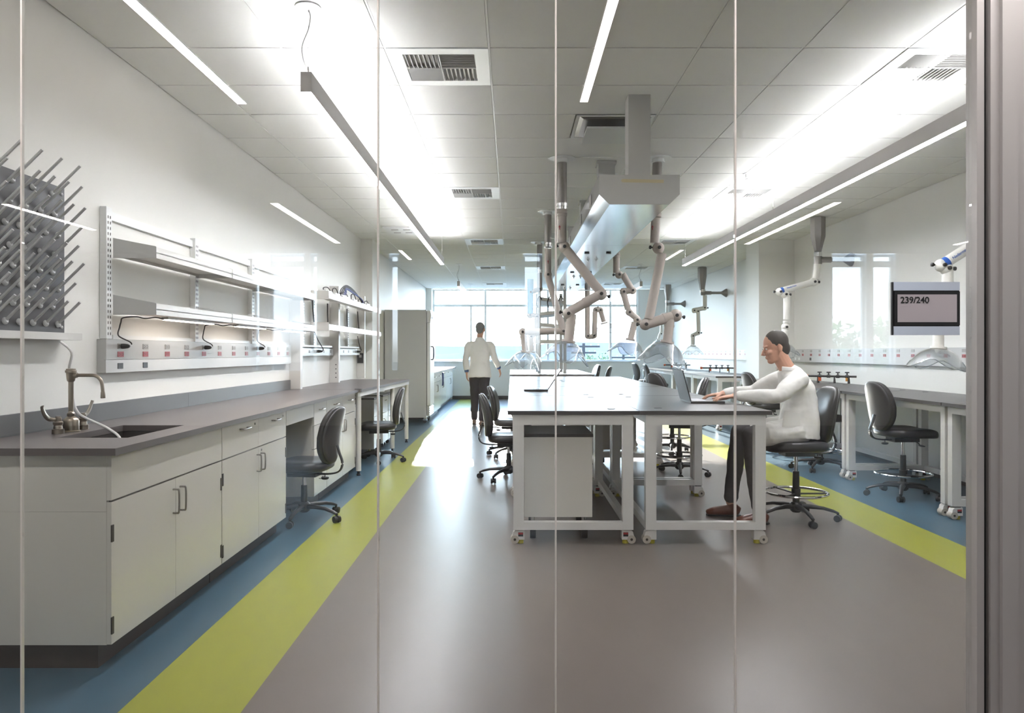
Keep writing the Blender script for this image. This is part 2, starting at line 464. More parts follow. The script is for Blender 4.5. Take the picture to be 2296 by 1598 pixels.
def plaque_diffuser():
    x0, x1, y0, y1 = .485, 1.08, 5.575, 6.165
    xc, yc = (x0 + x1) / 2, (y0 + y1) / 2
    t = thing('plaque_diffuser', 'square ceiling diffuser with a dropped flat plate, beside the duct hanger post', 'vent', (xc, yc, CH))
    mb = MB(); o = .295; i = .27
    for (a, b, c, d) in ((-o, o, -o, -i), (-o, o, i, o), (-o, -i, -i, i), (i, o, -i, i)):
        mb.box(xc + a, xc + b, yc + c, yc + d, CH - .006, CH + .0)
    mb.build('frame', M['white'], t)
    mb = MB(); rings = []
    for h, z in ((.27, CH - .001), (.24, CH - .012), (.2, CH - .016)):
        rings.append([mb.bm.verts.new((xc + sx * h, yc + sy * h, z)) for sx, sy in ((-1, -1), (1, -1), (1, 1), (-1, 1))])
    mb.skin(rings, True, True); mb.build('cone', M['galv'], t)
    MB().box(xc - .21, xc + .21, yc - .21, yc + .21, CH - .075, CH - .06).build('plaque', M['white'], t, bevel=.006)
    MB().box(xc - .04, xc + .04, yc - .04, yc + .04, CH - .06, CH - .017).build('hanger', M['black'], t)
# the diffuser replaces part of the tile row
plaque_diffuser()

def pendant(x, y0, y1, cables, label, lit=True):
    zb, zt = 2.636, 2.738; w = .0275
    t = thing('linear_pendant', label, 'light', (x, y0, zb), 'linear pendant lights')
    mb = MB(); mb.box(x - w, x - w + .003, y0 + .003, y1 - .003, zb, zt); mb.box(x + w - .003, x + w, y0 + .003, y1 - .003, zb, zt)
    mb.box(x - w, x + w, y0, y0 + .003, zb, zt); mb.box(x - w, x + w, y1 - .003, y1, zb, zt); mb.box(x - w + .003, x + w - .003, y0 + .003, y1 - .003, zb + .04, zb + .06)
    mb.build('housing', M['pendh'], t)
    MB().box(x - w + .0032, x + w - .0032, y0 + .0032, y1 - .0032, zb - .002, zb + .008).build('diffuser', M['pend' if lit else 'penddim'], t)
    MB().box(x - w + .0032, x + w - .0032, y0 + .0032, y1 - .0032, zt - .012, zt - .004).build('uplight_lens', M['pendup' if lit else 'white'], t)
    for k, y in enumerate(cables):
        c = MB().lathe([(.066, 0), (.066, .006), (.02, .018)], (x, y, CH - .002), (0, 0, -1)).build('ceiling_canopy', M['white'], t, smooth=True)
        MB().cyl((x, y, zt), (x, y, CH - .015), .0012, n=6).build('cable', M['lgrey'], c)
        MB().cyl((x, y, zt - .005), (x, y, zt + .04), .006, .004, 8).build('cable_gripper', M['pull'], c)
        if k == 0:
            pts = smooth_path([(x, y, CH - .015), (x + .012, y, CH - .05), (x, y, CH - .12), (x - .03, y, CH - .2), (x - .025, y, CH - .27), (x, y, zt + .01)])
            MB().tube(pts, .0035, 8).build('power_cable', M['lgrey'], c, smooth=True)
pendant(-1.045, 3.79, 11.24, (3.83, 7.5, 11.2), 'long linear pendant light over the sink wall aisle, near the glass front')
pendant(-1.06, 14.9, 19.4, (14.95, 19.3), 'shorter linear pendant light over the walking person, ahead of the far windows', False)
pendant(2.63, 3.79, 11.38, (3.83, 7.5, 11.3), 'long linear pendant light above the stools of the opposite wall')
pendant(2.60, 14.96, 19.4, (15.0, 19.3), 'shorter linear pendant light beyond the white wall column', False)

def recessed(x0, x1, y0, y1, label, m='rec', z=CH):
    t = thing('ceiling_strip_light', label, 'light', (x0, y0, z - .01), 'recessed strip lights')
    MB().box(x0 + .004, x1 - .004, y0 + .004, y1 - .004, z - .004, z - .0012).build('diffuser', M[m], t)
    mb = MB(); mb.box(x0, x0 + .004, y0, y1, z - .005, z - .001); mb.box(x1 - .004, x1, y0, y1, z - .005, z - .001); mb.box(x0, x1, y0, y0 + .004, z - .0048, z - .001); mb.box(x0, x1, y1 - .004, y1, z - .0048, z - .001)
    mb.build('trim_ring', M['white'], t)
recessed(-1.958, -1.883, 2.88, 5.32, 'recessed strip light in the ceiling above the sink counter')
recessed(.48, .543, 2.88, 5.28, 'recessed strip light in the ceiling ahead of the duct hanger post')
recessed(2.928, 2.988, 2.88, 5.31, 'recessed strip light beside the pendant near the glass front')
recessed(-1.97, -1.9, 12.95, 14.25, 'recessed strip light in the ceiling just past the sink wall pier')
recessed(2.92, 2.985, 12.9, 14.3, 'recessed strip light in the ceiling just past the wall column')
# corridor strips
recessed(-2.87, -2.77, -7.1, -3.85, 'recessed corridor strip light mirrored in the glass above the wall shelves', 'corr')
recessed(3.8, 3.9, -7.2, -3.8, 'recessed corridor strip light mirrored in the glass beside the pendant', 'corr')
recessed(-6.1, -6.0, -5.8, -3.9, 'recessed corridor strip light mirrored across the pegboard', 'corr')
recessed(7.25, 7.35, -7.3, -5.5, 'recessed corridor strip light mirrored above the room sign', 'corr')
for k, (xa, xb) in enumerate(((-5.5, -3.2), (-2.6, -.3), (.3, 2.6), (3.2, 5.5))):  # invented row of strips, out of view, added to fill corridor and lab with light
    for y, w in ((1.75, 'closer to the glass front'), (-.2, 'farther from the glass front')) if False else ((1.75, 'closer to the glass front'),):
        recessed(xa, xb, y, y + .09, 'added unseen fill strip light running along the glass front, ' + ('at the wall end', 'before the sink cabinet', 'before the island', 'beyond the aluminium frame')[k], 'corrfill')

# ------------------------------------------------------------------ sink wall: cabinets, counter, sink
XF = -1.65          # cabinet faces
CZ = .92            # counter height
def pull_v(x, y, z, parent, h=.105):
    pts = [(x, y, z)] + arc((x + .022, y, z + .012), (-1, 0, 0), (0, 0, -1), .012, 0, 0, 1)[:0]
    pts = smooth_path([(x - .001, y, z), (x + .02, y, z), (x + .03, y, z + .01), (x + .03, y, z + h - .01), (x + .02, y, z + h), (x - .001, y, z + h)], 4)
    return MB().tube(pts, .0048, 8).build('handle', M['pull'], parent, smooth=True)
def pull_h(x, y, z, parent, h=.105):
    pts = smooth_path([(x - .001, y, z), (x + .02, y, z), (x + .03, y + .01, z), (x + .03, y + h - .01, z), (x + .02, y + h, z), (x - .001, y + h, z)], 4)
    return MB().tube(pts, .0048, 8).build('handle', M['pull'], parent, smooth=True)
def hinges(y, parent, zs=(.19, .60), s=1):
    for z in zs:
        MB().box(XF - .002, XF + .004, y, y + s * .016, z, z + .07).build('hinge', M['hinge'], parent)
def lock(y, z, parent):
    MB().cyl((XF - .001, y, z), (XF + .005, y, z), .008, n=12).build('lock', M['chrome'], parent)
def carcass(y0, y1, t, zt=CZ - .031):
    MB().box(XL + .002, XF - .02, y0 + .002, y1 - .002, .106, zt).build('body', M['cab'], t)
    MB().box(XL + .002, XF - .07, y0 + .03 if y0 < 3.2 else y0 + .002, y1 - .002, 0, .105).build('toe_kick', M['toe'], t)
def front(name, y0, y1, z0, z1, t):
    return MB().box(XF - .0195, XF, y0, y1, z0, z1).build(name, M['cab'], t, bevel=.002)
def sink_cabinet():
    y0, y1, ym = 3.072, 4.245, 3.664
    t = thing('sink_cabinet', 'cream metal sink base cabinet with two doors and a plain upper panel under the sink', 'cabinet', (XF - .35, (y0 + y1) / 2, 0), 'base cabinets along the sink wall')
    carcass(y0, y1, t, .655)
    for a, b in ((y0 + .002, y0 + .02), (y1 - .02, y1 - .002)): MB().box(XL + .002, XF - .02, a, b, .656, CZ - .031).build('side_panel', M['cab'], t)
    front('upper_panel', y0 + .003, y1 - .003, .702, CZ - .034, t)
    d = front('door', y0 + .003, ym - .002, .108, .694, t); pull_v(XF, ym - .03, .53, d, .115); hinges(y0 + .001, d, (.15, .53))
    d = front('door', ym + .002, y1 - .003, .108, .694, t); pull_v(XF, ym + .045, .53, d, .115); hinges(y1 - .003, d, (.15, .53), -1)
sink_cabinet()
def two_door_cabinet():
    y0, y1, ym = 4.249, 5.455, 4.864
    t = thing('drawer_cabinet', 'cream base cabinet with two locking drawers over two doors, beside the sink cabinet', 'cabinet', (XF - .35, (y0 + y1) / 2, 0), 'base cabinets along the sink wall')
    carcass(y0, y1, t)
    for a, b in ((y0 + .003, ym - .002), (ym + .002, y1 - .003)):
        d = front('drawer', a, b, .702, CZ - .034, t); pull_h(XF, (a + b) / 2 - .03, .845, d, .12); lock(b - .08, .855, d)
    d = front('door', y0 + .003, ym - .002, .108, .694, t); pull_v(XF, ym - .035, .545, d); hinges(y0 + .001, d, (.14, .55))
    d = front('door', ym + .002, y1 - .003, .108, .694, t); pull_v(XF, ym + .04, .545, d); hinges(y1 - .003, d, (.14, .55), -1); lock(ym + .045, .672, d)
two_door_cabinet()
def knee_space():
    y0, y1 = 5.459, 6.225
    t = thing('knee_space_apron', 'cream apron drawer rail under the counter above the first desk chair', 'drawer', (XF - .1, (y0 + y1) / 2, .76))
    MB().box(XL + .002, XF - .02, y0 + .003, y1 - .003, .80, CZ - .031).build('body', M['cab'], t)
    front('drawer', y0 + .004, y1 - .004, .775, CZ - .034, t)
knee_space()
def narrow_cabinet():
    y0, y1 = 6.229, 6.65
    t = thing('narrow_cabinet', 'narrow cream base cabinet with stacked drawers behind the first desk chair', 'cabinet', (XF - .35, (y0 + y1) / 2, 0), 'base cabinets along the sink wall')
    carcass(y0, y1, t)
    for a, b in ((.108, .30), (.306, .498), (.504, .696), (.702, CZ - .034)):
        d = front('drawer', y0 + .003, y1 - .003, a, b, t); pull_h(XF, (y0 + y1) / 2 - .05, (a + b) / 2 + .03, d)
narrow_cabinet()
def pair_cabinet():
    y0, y1, ym = 6.654, 7.87, 7.275
    t = thing('pair_door_cabinet', 'cream base cabinet with paired doors at the end of the fixed sink counter', 'cabinet', (XF - .35, (y0 + y1) / 2, 0), 'base cabinets along the sink wall')
    carcass(y0, y1, t)
    for a, b in ((y0 + .003, ym - .002), (ym + .002, y1 - .003)):
        d = front('drawer', a, b, .702, CZ - .034, t); pull_h(XF, (a + b) / 2 - .05, .83, d)
    d = front('door', y0 + .003, ym - .002, .108, .694, t); pull_v(XF, ym - .04, .545, d)
    d = front('door', ym + .002, y1 - .003, .108, .694, t); pull_v(XF, ym + .04, .545, d); hinges(y1 - .003, d, (.14, .55), -1)
pair_cabinet()

def counter():
    mb = MB(); z0, z1 = CZ - .03, CZ; xw, xf = XL + .001, -1.618
    ya, yb = 3.045, 7.895; hx0, hx1, hy0, hy1 = -2.095, -1.765, 3.43, 4.02
    xs = [xw, hx0, hx1, xf]; ys = [ya, hy0, hy1, yb]
    bm = mb.bm
    V = {}
    for zi, z in enumerate((z0, z1)):
        for i, x in enumerate(xs):
            for j, y in enumerate(ys): V[i, j, zi] = bm.verts.new((x, y, z))
    for i in range(3):
        for j in range(3):
            if (i, j) == (1, 1):
                q = [(1, 1), (2, 1), (2, 2), (1, 2)]
                for k in range(4):
                    a, b = q[k], q[(k + 1) % 4]
                    bm.faces.new((V[a + (0,)], V[a + (1,)], V[b + (1,)], V[b + (0,)]))
                continue
            for zi in (0, 1): bm.faces.new([V[i, j, zi], V[i + 1, j, zi], V[i + 1, j + 1, zi], V[i, j + 1, zi]][::1 if zi else -1])
    rim = [(0, 0), (1, 0), (2, 0), (3, 0), (3, 1), (3, 2), (3, 3), (2, 3), (1, 3), (0, 3), (0, 2), (0, 1)]
    for k in range(12):
        a, b = rim[k], rim[(k + 1) % 12]
        bm.faces.new((V[a + (0,)], V[b + (0,)], V[b + (1,)], V[a + (1,)]))
    o = mb.build('sink_countertop', M['counter'], bevel=.004)
    single(o, 'long dark grey countertop with a cut-out sink on the cream cabinets', 'countertop')
    t = thing('backsplash', 'low dark grey backsplash in two lengths along the wall behind the sink counter', 'backsplash', (XL + .01, 5.4, CZ))
    MB().box(XL + .001, XL + .02, ya, 5.40, CZ + .001, CZ + .102).build('panel', M['splash'], t)
    MB().box(XL + .001, XL + .02, 5.403, yb, CZ + .001, CZ + .102).build('panel', M['splash'], t)
    t = thing('sink_basin', 'dark undermount sink basin set into the grey countertop', 'sink', (-1.93, 3.725, CZ - .25))
    mb = MB(); w = .006; zt, zb = CZ - .0315, CZ - .25
    a, b, c, d = hx0 - .004, hx1 + .004, hy0 - .004, hy1 + .004
    mb.box(a - w, a, c - w, d + w, zb, zt); mb.box(b, b + w, c - w, d + w, zb, zt); mb.box(a, b, c - w, c, zb, zt); mb.box(a, b, d, d + w, zb, zt); mb.box(a - w, b + w, c - w, d + w, zb - w, zb)
    mb.build('bowl', M['top'], t)
    MB().cyl((-1.93, 3.72, zb + .0005), (-1.93, 3.72, zb + .004), .04, n=16).build('drain', M['chrome'], t, smooth=True)
counter()

def faucet():
    x, y, z = -2.186, 3.70, CZ + .001
    t = thing('faucet', 'brushed metal laboratory faucet with tall post, hooked spout and two wing handles', 'faucet', (x, y, z))
    MB().lathe([(.042, 0), (.042, .004), (.037, .006), (.037, .05), (.034, .06), (.02, .072), (.016, .074), (.018, .08), (.018, .09), (.014, .095), (.012, .1)], (x, y, z)).build('base', M['brushed'], t, smooth=True)
    MB().lathe([(.012, .098), (.012, .245), (.017, .25), (.02, .262), (.022, .29), (.026, .292), (.026, .302), (.022, .304), (.022, .310), (.006, .312)], (x, y, z)).build('post', M['brushed'], t, smooth=True)
    zz = z + .278
    pts = [(x + .01, y, zz), (x + .1, y, zz)] + arc((x + .105, y, zz - .05), (0, 0, 1), (1, 0, 0), .05, 0, 78, 8) + [(x + .158, y, zz - .075), (x + .159, y, zz - .088)]
    s = MB().tube(pts, [.0085] * len(pts), 12).build('spout', M['brushed'], t, smooth=True)
    MB().lathe([(.009, 0), (.0105, .008), (.0115, .03), (.011, .034)], (x + .1585, y, zz - .08), (.02, 0, -1)).build('nozzle', M['brushed'], s, smooth=True)
    MB().cyl((x, y, zz), (x + .03, y, zz), .014, n=14).build('collar', M['brushed'], t, smooth=True)
    for sy, yy in ((-1, 3.594), (1, 3.803)):
        v = MB().lathe([(.027, 0), (.027, .022), (.02, .024), (.018, .04), (.022, .046), (.022, .056), (.016, .06), (.016, .075), (.012, .078), (.012, .084)], (x, yy, z)).build('valve', M['brushed'], t, smooth=True)
        pts = smooth_path([(x, yy, z + .07), (x - .01, yy + sy * .04, z + .072), (x - .012, yy + sy * .075, z + .09), (x - .012, yy + sy * .1, z + .125), (x - .01, yy + sy * .105, z + .14)], 5)
        n = len(pts)
        MB().tube(pts, [(.004, .006 + .008 * math.sin(min(1, i / n * 1.3) * 2.2)) for i in range(n)], 10, ref=(1, 0, 0)).build('wing_handle', M['brushed'], v, smooth=True)
    pts = [at(147.5, 766, 3.72)] + [at(*q) for q in ((150, 790, 3.73), (155, 828, 3.76), (162, 870, 3.78), (166, 905, 3.78), (176, 926, 3.77), (195, 938, 3.74), (222, 950, 3.70), (245, 962, 3.65), (268, 981, 3.58))] + [Vector((-1.86, 3.57, CZ - .09))]
    pts[1].x = -2.2; pts[0].x = -2.25
    for p in pts: p.x = max(p.x, -2.26)
    o = MB().tube(smooth_path(pts, 5), .0065, 8).build('drain_hose', M['tube'], smooth=True)
    single(o, 'thin white drain hose curling from the pegboard tray into the sink', 'hose')
faucet()

def pegboard():
    x0, x1, y0, y1, z0, z1 = XL + .002, XL + .027, 3.13, 3.89, 1.412, 2.166
    t = thing('drying_rack', 'charcoal wall pegboard drying rack with slanted grey pegs above the faucet', 'drying rack', (x0, 3.5, z0))
    MB().box(x0, x1, y0, y1, z0, z1).build('board', M['pegboard'], t, bevel=.002)
    rows = [(2.116, 3.171, .152, 5, .2), (2.016, 3.233, .113, 6, .2), (1.913, 3.227, .1, 7, .2), (1.811, 3.233, .113, 6, .2), (1.72, 3.28, .1, 6, .19), (1.635, 3.227, .1, 7, .19), (1.545, 3.28, .1, 6, .17), (1.457, 3.227, .1, 7, .16)]
    d = Vector((1, 0, .98)).normalized()
    for z, ys, st, n, L in rows:
        for k in range(n):
            y = ys + st * k
            b = Vector((x1 + .004, y, z))
            MB().cyl(b, b + d * L, .0075, .0068, 8).lathe([(.016, -.004), (.017, .002), (.014, .008), (.009, .012)], b, (1, 0, .25), 12).build('peg', M['peg'], t, smooth=True)
    for yy in (y0 + .05, y1 - .025):
        for zz in (z0 + .03, z1 - .035):
            MB().lathe([(.009, 0), (.009, .004), (.004, .007)], (x1, yy, zz), (1, 0, 0), 8).build('mounting_screw', M['peg'], t)
    mb = MB(); a, b = XL + .002, -2.245
    ya, yb, za, zb = 3.08, 3.90, 1.376, 1.411
    mb.box(a, b, ya, yb, za, za + .004); mb.box(b - .004, b, ya, yb, za + .004, zb); mb.box(a, b - .004, ya, ya + .004, za + .004, zb); mb.box(a, b - .004, yb - .004, yb, za + .004, zb); mb.box(a, a + .004, ya + .004, yb - .004, za + .004, zb)
    mb.build('drip_tray', M['offwhite'], t)
pegboard()

# ------------------------------------------------------------------ wall shelving over the sink counter
def duplex(x, y, z, s, m, parent, w=.066, h=.032):
    """horizontal duplex outlet facing +x (s=1) or -x"""
    o = MB().box(x if s > 0 else x - .003, x + .003 if s > 0 else x, y - w / 2, y + w / 2, z - h / 2, z + h / 2)
    return o.build('outlet', m, parent)
def outlet_faces(parent, pts, x, s, name='outlet_face'):
    pass
def raceway_left():
    x0, x1, ya, yb, za, zb = XL + .002, -2.305, 4.24, 7.80, 1.195, 1.388
    t = thing('outlet_raceway', 'long grey wall raceway of grey and red outlets over the sink counter', 'power strip', (x0, 6.0, za), 'outlet raceways')
    mb = MB(); mb.box(x0, x1, ya, yb, 1.272, zb); mb.box(x0, x1 - .002, ya, yb, za, 1.269); mb.box(x0, x1 - .01, ya, yb, 1.2691, 1.2719)
    mb.build('channel', M['lgrey'], t, bevel=.002)
    for k in range(12):
        y = 4.395 + .2985 * k
        for z, m in ((1.349, 'greyo'), (1.302, 'red')):
            o = duplex(x1, y, z, 1, M[m], t)
            mb = MB()
            for dy in (-.017, .017):
                for dz in (-.006, .006): mb.box(x1 + .0032, x1 + .004, y + dy - .006, y + dy + .006, z + dz - .0015, z + dz + .0015)
                mb.cyl((x1 + .0032, y + dy + .011, z), (x1 + .004, y + dy + .011, z), .0025, n=6)
            mb.build('socket_slot', M['black'] if m == 'red' else M['hinge'], o)
    for y in (4.395, 4.6935):
        MB().box(x1 - .002, x1 + .002, y - .028, y + .028, 1.216, 1.25).build('data_jack', M['black'], t)
    t2 = thing('ledge_rail', 'thin white ledge rail on the wall directly over the sink counter raceway', 'rail', (x0, 6, 1.39))
    MB().box(x0, XL + .03, 4.36, 7.8, 1.39, 1.415).build('strip', M['white'], t2)
raceway_left()

def standard(y, label, z0=1.392, z1=2.15, x=XL):
    t = thing('shelf_standard', label, 'upright', (x, y, z0), 'slotted shelf uprights')
    MB().box(x + .002, x + .04, y - .03, y + .03, z0, z1).build('channel', M['white'], t, bevel=.002)
    mb = MB()
    n = int((z1 - z0 - .04) / .032)
    for k in range(n):
        z = z0 + .02 + k * .032
        for dy in (-.012, .012): mb.box(x + .0402, x + .0412, y + dy - .004, y + dy + .004, z, z + .016)
    mb.build('slot', M['hinge'], t)
standard(4.30, 'slotted white shelf upright at the pegboard end of the wall shelves')
standard(5.50, 'slotted white shelf upright, second from the pegboard')
standard(6.70, 'slotted white shelf upright, third from the pegboard')
o = MB().box(XL + .002, XL + .022, 4.335, 7.88, 2.085, 2.135).build('hanging_rail', M['white'], bevel=.006)
single(o, 'white horizontal wall rail along the top of the slotted shelf uprights', 'rail')

def shelf(y0, y1, zb, label, xw=XL + .043, xf=-2.067, zw=.117, lip=.065):
    t = thing('wall_shelf', label, 'shelf', (xw, y0, zb), 'white wall shelves')
    mb = MB()
    mb.box(xw, xf, y0 + .0035, y1 - .0035, zb + .03, zb + .034); mb.box(xf - .003, xf, y0 + .0035, y1 - .0035, zb, zb + lip); mb.box(xw, xw + .003, y0 + .0035, y1 - .0035, zb + .012, zb + .0295)
    mb.build('tray', M['offwhite'], t)
    for y in (y0, y1 - .003):
        MB().prism([(xw, y, zb), (xf + .002, y, zb), (xf + .002, y, zb + lip), (xf - .004, y, zb + lip + .004), (xw, y, zb + zw)], (0, .003, 0)).build('end_bracket', M['lgrey'], t)
for zb, nm in ((1.861, 'upper'), (1.531, 'lower')):
    shelf(4.335, 5.515, zb, 'white metal wall shelf, %s tier, at the pegboard end' % nm)
    shelf(5.525, 6.705, zb, 'white metal wall shelf, %s tier, middle of the three units' % nm)
    shelf(6.715, 7.875, zb, 'white metal wall shelf, %s tier, next to the service column' % nm)

def led(y0, y1, label, x=-2.125):
    t = thing('undershelf_light', label, 'light', (x, y0, 1.51), 'under-shelf strip lights')
    MB().box(x - .02, x + .02, y0, y1, 1.515, 1.5295).build('housing', M['lgrey'], t)
    MB().box(x - .015, x + .015, y0 + .01, y1 - .01, 1.509, 1.5148).build('diffuser', M['led'], t)
led(4.57, 5.30, 'thin strip light under the lower wall shelf at the pegboard end')
led(5.75, 6.42, 'thin strip light under the middle lower wall shelf')
led(6.95, 7.66, 'thin strip light under the lower wall shelf by the service column')

def shelf_cord(y, yp, label):
    pts = [(-2.13, y + .25, 1.515)] if False else []
    x = XL + .05
    pts = [Vector((-2.12, y + .21, 1.514)), Vector((-2.14, y + .15, 1.522)), Vector((-2.18, y + .1, 1.514)), Vector((-2.22, y + .08, 1.523)), Vector((-2.29, y + .06, 1.516)), Vector((XL + .06, y + .055, 1.49)), Vector((XL + .055, y + .05, 1.46)), Vector((XL + .07, yp - .05, 1.41)), Vector((-2.26, yp + .02, 1.375)), Vector((-2.25, yp + .022, 1.36))]
    t = thing('light_cord', label, 'cord', pts[-1], 'black cords of the under-shelf lights')
    MB().tube(smooth_path(pts, 5), .004, 7).build('cable', M['cord'], t, smooth=True)
    MB().lathe([(.006, -.032), (.013, -.02), (.016, .0), (.016, .016)], (-2.281, yp, 1.349), (-1, 0, 0), 10).build('plug', M['black'], t, smooth=True)
shelf_cord(4.335, 4.395, 'black light cord plugged into the raceway at the pegboard end')
shelf_cord(5.53, 5.589, 'black light cord plugged into the middle of the sink counter raceway')
shelf_cord(6.715, 6.783, 'black light cord plugged into the raceway near the service column')

# ------------------------------------------------------------------ second counter section with service columns
def service_column(y, label, holes=False, z1=2.17, x1=-2.24):
    t = thing('service_column', label, 'column', (XL, y, CZ), 'service columns on the second counter section')
    MB().box(XL + .002, x1, y, y + .075, CZ + .002, z1).build('casing', M['offwhite'], t, bevel=.002)
    if holes:
        for z in (.99, 1.045, 1.1, 1.155):
            MB().cyl((x1 - .035, y - .002, z), (x1 - .035, y, z), .008, n=10).build('grommet', M['black'], t)
service_column(7.91, 'beige service column standing on the counter where the backsplash ends')
service_column(9.66, 'beige service column with four round black holes', True)
service_column(11.36, 'beige service column beside the wall pier, with a black device')
t = thing('wall_controller', 'small black wall device on the beige column beside the wall pier', 'device', (-2.3, 11.34, 1.16))
MB().box(-2.345, -2.255, 11.335, 11.358, 1.15, 1.30).build('body', M['black'], t, bevel=.003)
MB().box(-2.32, -2.28, 11.333, 11.3348, 1.235, 1.28).build('display', M['greyo'], t)

for y0, y1, w, pl in ((8.0, 9.62, 'first', (8.85,)), (9.75, 11.3, 'second', (10.3, 11.1))):
    t = thing('bench_raceway', 'short white outlet raceway in the %s bay of the second counter section' % w, 'power strip', (XL, y0, 1.28), 'outlet raceways')
    MB().box(XL + .002, -2.3, y0, y1, 1.275, 1.36).build('channel', M['white'], t, bevel=.002)
    for k in range(5):
        o = duplex(-2.3, y0 + .15 + k * (y1 - y0 - .3) / 4, 1.325, 1, M['greyo'], t, .05, .034)
    o = MB().box(XL + .002, -2.29, y0, y1 - .1, 1.375, 1.395).build('ledge_bar', M['white'])
    single(o, 'thin white ledge bar above the outlet raceway in the %s bay' % w, 'rail')
for y, w in ((8.32, 'first'), (8.78, 'second'), (10.05, 'third'), (10.6, 'fourth')):
    standard(y, 'slender white shelf upright behind the open reagent shelves, %s from the sink' % w, 1.40, 2.0, XL)

def reagent_shelf(zb, label):
    x0, x1 = -2.235, -2.03
    t = thing('reagent_shelf', label, 'shelf', (x0, 8.3, zb), 'reagent shelves on the second counter section')
    MB().box(x0, x1 - .004, 8.3, 11.6, zb + .03, zb + .05).build('board', M['offwhite'], t)
    for a, b in ((8.3, 9.47), (9.475, 10.62), (10.625, 11.6)):
        MB().box(x1 - .0035, x1, a, b, zb, zb + .062).build('lip', M['white'], t)
    MB().box(x0, x1 - .004, 8.296, 8.2995, zb - .01, zb + .085).build('end_panel', M['offwhite'], t)
reagent_shelf(1.915, 'long white reagent shelf, upper tier, carrying power adapters and cables')
reagent_shelf(1.565, 'long white reagent shelf, lower tier, of the second counter section')
def adapter(y, w, label, L=.16, cordm='cord', loop=.06):
    x = -2.13; z = 1.9665
    t = thing('power_adapter', label, 'adapter', (x, y, z), 'white power adapters on the reagent shelf')
    MB().box(x - .04, x + .05, y, y + L, z, z + .05).build('case', M['white'], t, bevel=.004)
    pts = smooth_path([(x, y + L * .3, z + .05), (x, y + L * .3, z + .05 + loop), (x + .02, y + L * .7, z + .06 + loop), (x + .03, y + L + .05, z + .03), (x + .02, y + L + .1, z + .005)], 5)
    MB().tube(pts, .006, 7).build('lead', M[cordm], t, smooth=True)
adapter(8.36, .1, 'white power adapter at the sink end of the upper reagent shelf', .3, loop=.03)
adapter(8.82, .1, 'white power adapter, second from the sink on the upper reagent shelf', .2, loop=.05)
adapter(9.2, .1, 'long white power adapter under the looped black cables', .38, loop=.04)
adapter(9.85, .1, 'white power adapter in the middle of the upper reagent shelf', .2)
adapter(10.35, .1, 'white power adapter with a short lead past the looped cables', .14, loop=.03)
adapter(10.75, .1, 'white power adapter close to the wall pier', .2, loop=.03)
t = thing('cable_bundle', 'bundle of black and blue cables arching over the upper reagent shelf', 'cables', (-2.1, 9.6, 1.967))
for k in range(5):
    pts = smooth_path([(-2.1 + k * .006, 9.12 + k * .05, 2.032), (-2.11 + k * .006, 9.25 + k * .04, 2.10 - k * .008), (-2.1, 9.5, 2.165 - k * .012), (-2.09, 9.9, 2.13 - k * .01), (-2.06 + k * .005, 10.12, 2.04), (-2.05 + k * .006, 10.2, 1.99)], 5)
    MB().tube(pts, .0075, 7).build('cable', M['cord' if k < 3 else 'bluecord'], t, smooth=True)
for k, (ya, yb, z0, z1, w) in enumerate(((8.42, 8.5, 1.655, 1.91, 'first'), (9.12, 9.14, 1.655, 1.91, 'second'), (10.2, 10.22, 1.655, 1.91, 'third'), (10.9, 11.0, 1.655, 1.91, 'fourth'))):
    o = MB().tube(smooth_path([(-2.25, ya, z1), (-2.255, (ya + yb) / 2 + .01, (z0 + z1) / 2), (-2.25, yb, z0)], 5), .008, 7).build('hanging_cable', M['cord'], smooth=True)
    single(o, 'black cable hanging between the two reagent shelves, %s from the sink' % w, 'cord', 'cables between the reagent shelves')
for (ya, yp, w) in ((8.55, 8.85, 'first'), (10.95, 11.1, 'second')):
    t = thing('plug_cord', 'black cord running down into the raceway of the %s bay' % w, 'cord', (-2.28, yp, 1.32), 'cords plugged in below the reagent shelves')
    MB().tube(smooth_path([(-2.26, ya, 1.55), (-2.26, ya + (yp - ya) * .5, 1.46), (-2.25, yp, 1.38), (-2.24, yp + .02, 1.345), (-2.25, yp, 1.327)], 5), .006, 7).build('cable', M['cord'], t, smooth=True)
    MB().lathe([(.008, -.04), (.014, -.02), (.018, 0), (.018, .018)], (-2.276, yp - .02, 1.325), (-1, 0, 0), 10).build('plug', M['black'], t, smooth=True)

def side_table():
    y0, y1 = 7.905, 10.95; xa, xb = -1.60, -1.50
    t = thing('counter_table', 'long grey topped table with white apron and round posts continuing the sink counter', 'table', (-1.95, 9.4, 0))
    mb = MB(); mb.prism([(XL + .003, y0, CZ - .03), (xa, y0, CZ - .03), (xb, y1, CZ - .03), (XL + .003, y1, CZ - .03)], (0, 0, .03)); mb.build('worktop', M['counter'], t, bevel=.003)
    xq = lambda y: xa + (xb - xa) * (y - y0) / (y1 - y0)
    mb = MB(); mb.prism([(xq(y0) - .03, y0 + .01, CZ - .075), (xq(y0) - .006, y0 + .01, CZ - .075), (xq(y1) - .006, y1 - .01, CZ - .075), (xq(y1) - .03, y1 - .01, CZ - .075)], (0, 0, .044)); mb.build('apron', M['white'], t)
    for y in (7.96, 9.83, 10.9):
        l = MB().cyl((xq(y) - .035, y, .05), (xq(y) - .035, y, CZ - .031), .029, n=16).build('leg', M['offwhite'], t, smooth=True)
        MB().lathe([(.022, 0), (.022, .012), (.014, .02), (.014, .05)], (xq(y) - .035, y, .001)).build('foot', M['black'], l, smooth=True)
        if y < 8: MB().box(xq(y) - .07, xq(y), y - .036, y + .036, CZ - .0305, CZ + .004).build('corner_cap', M['black'], t)
        MB().cyl((XL + .06, y, .001), (XL + .06, y, CZ - .031), .025, n=12).build('leg', M['offwhite'], t, smooth=True)
side_table()

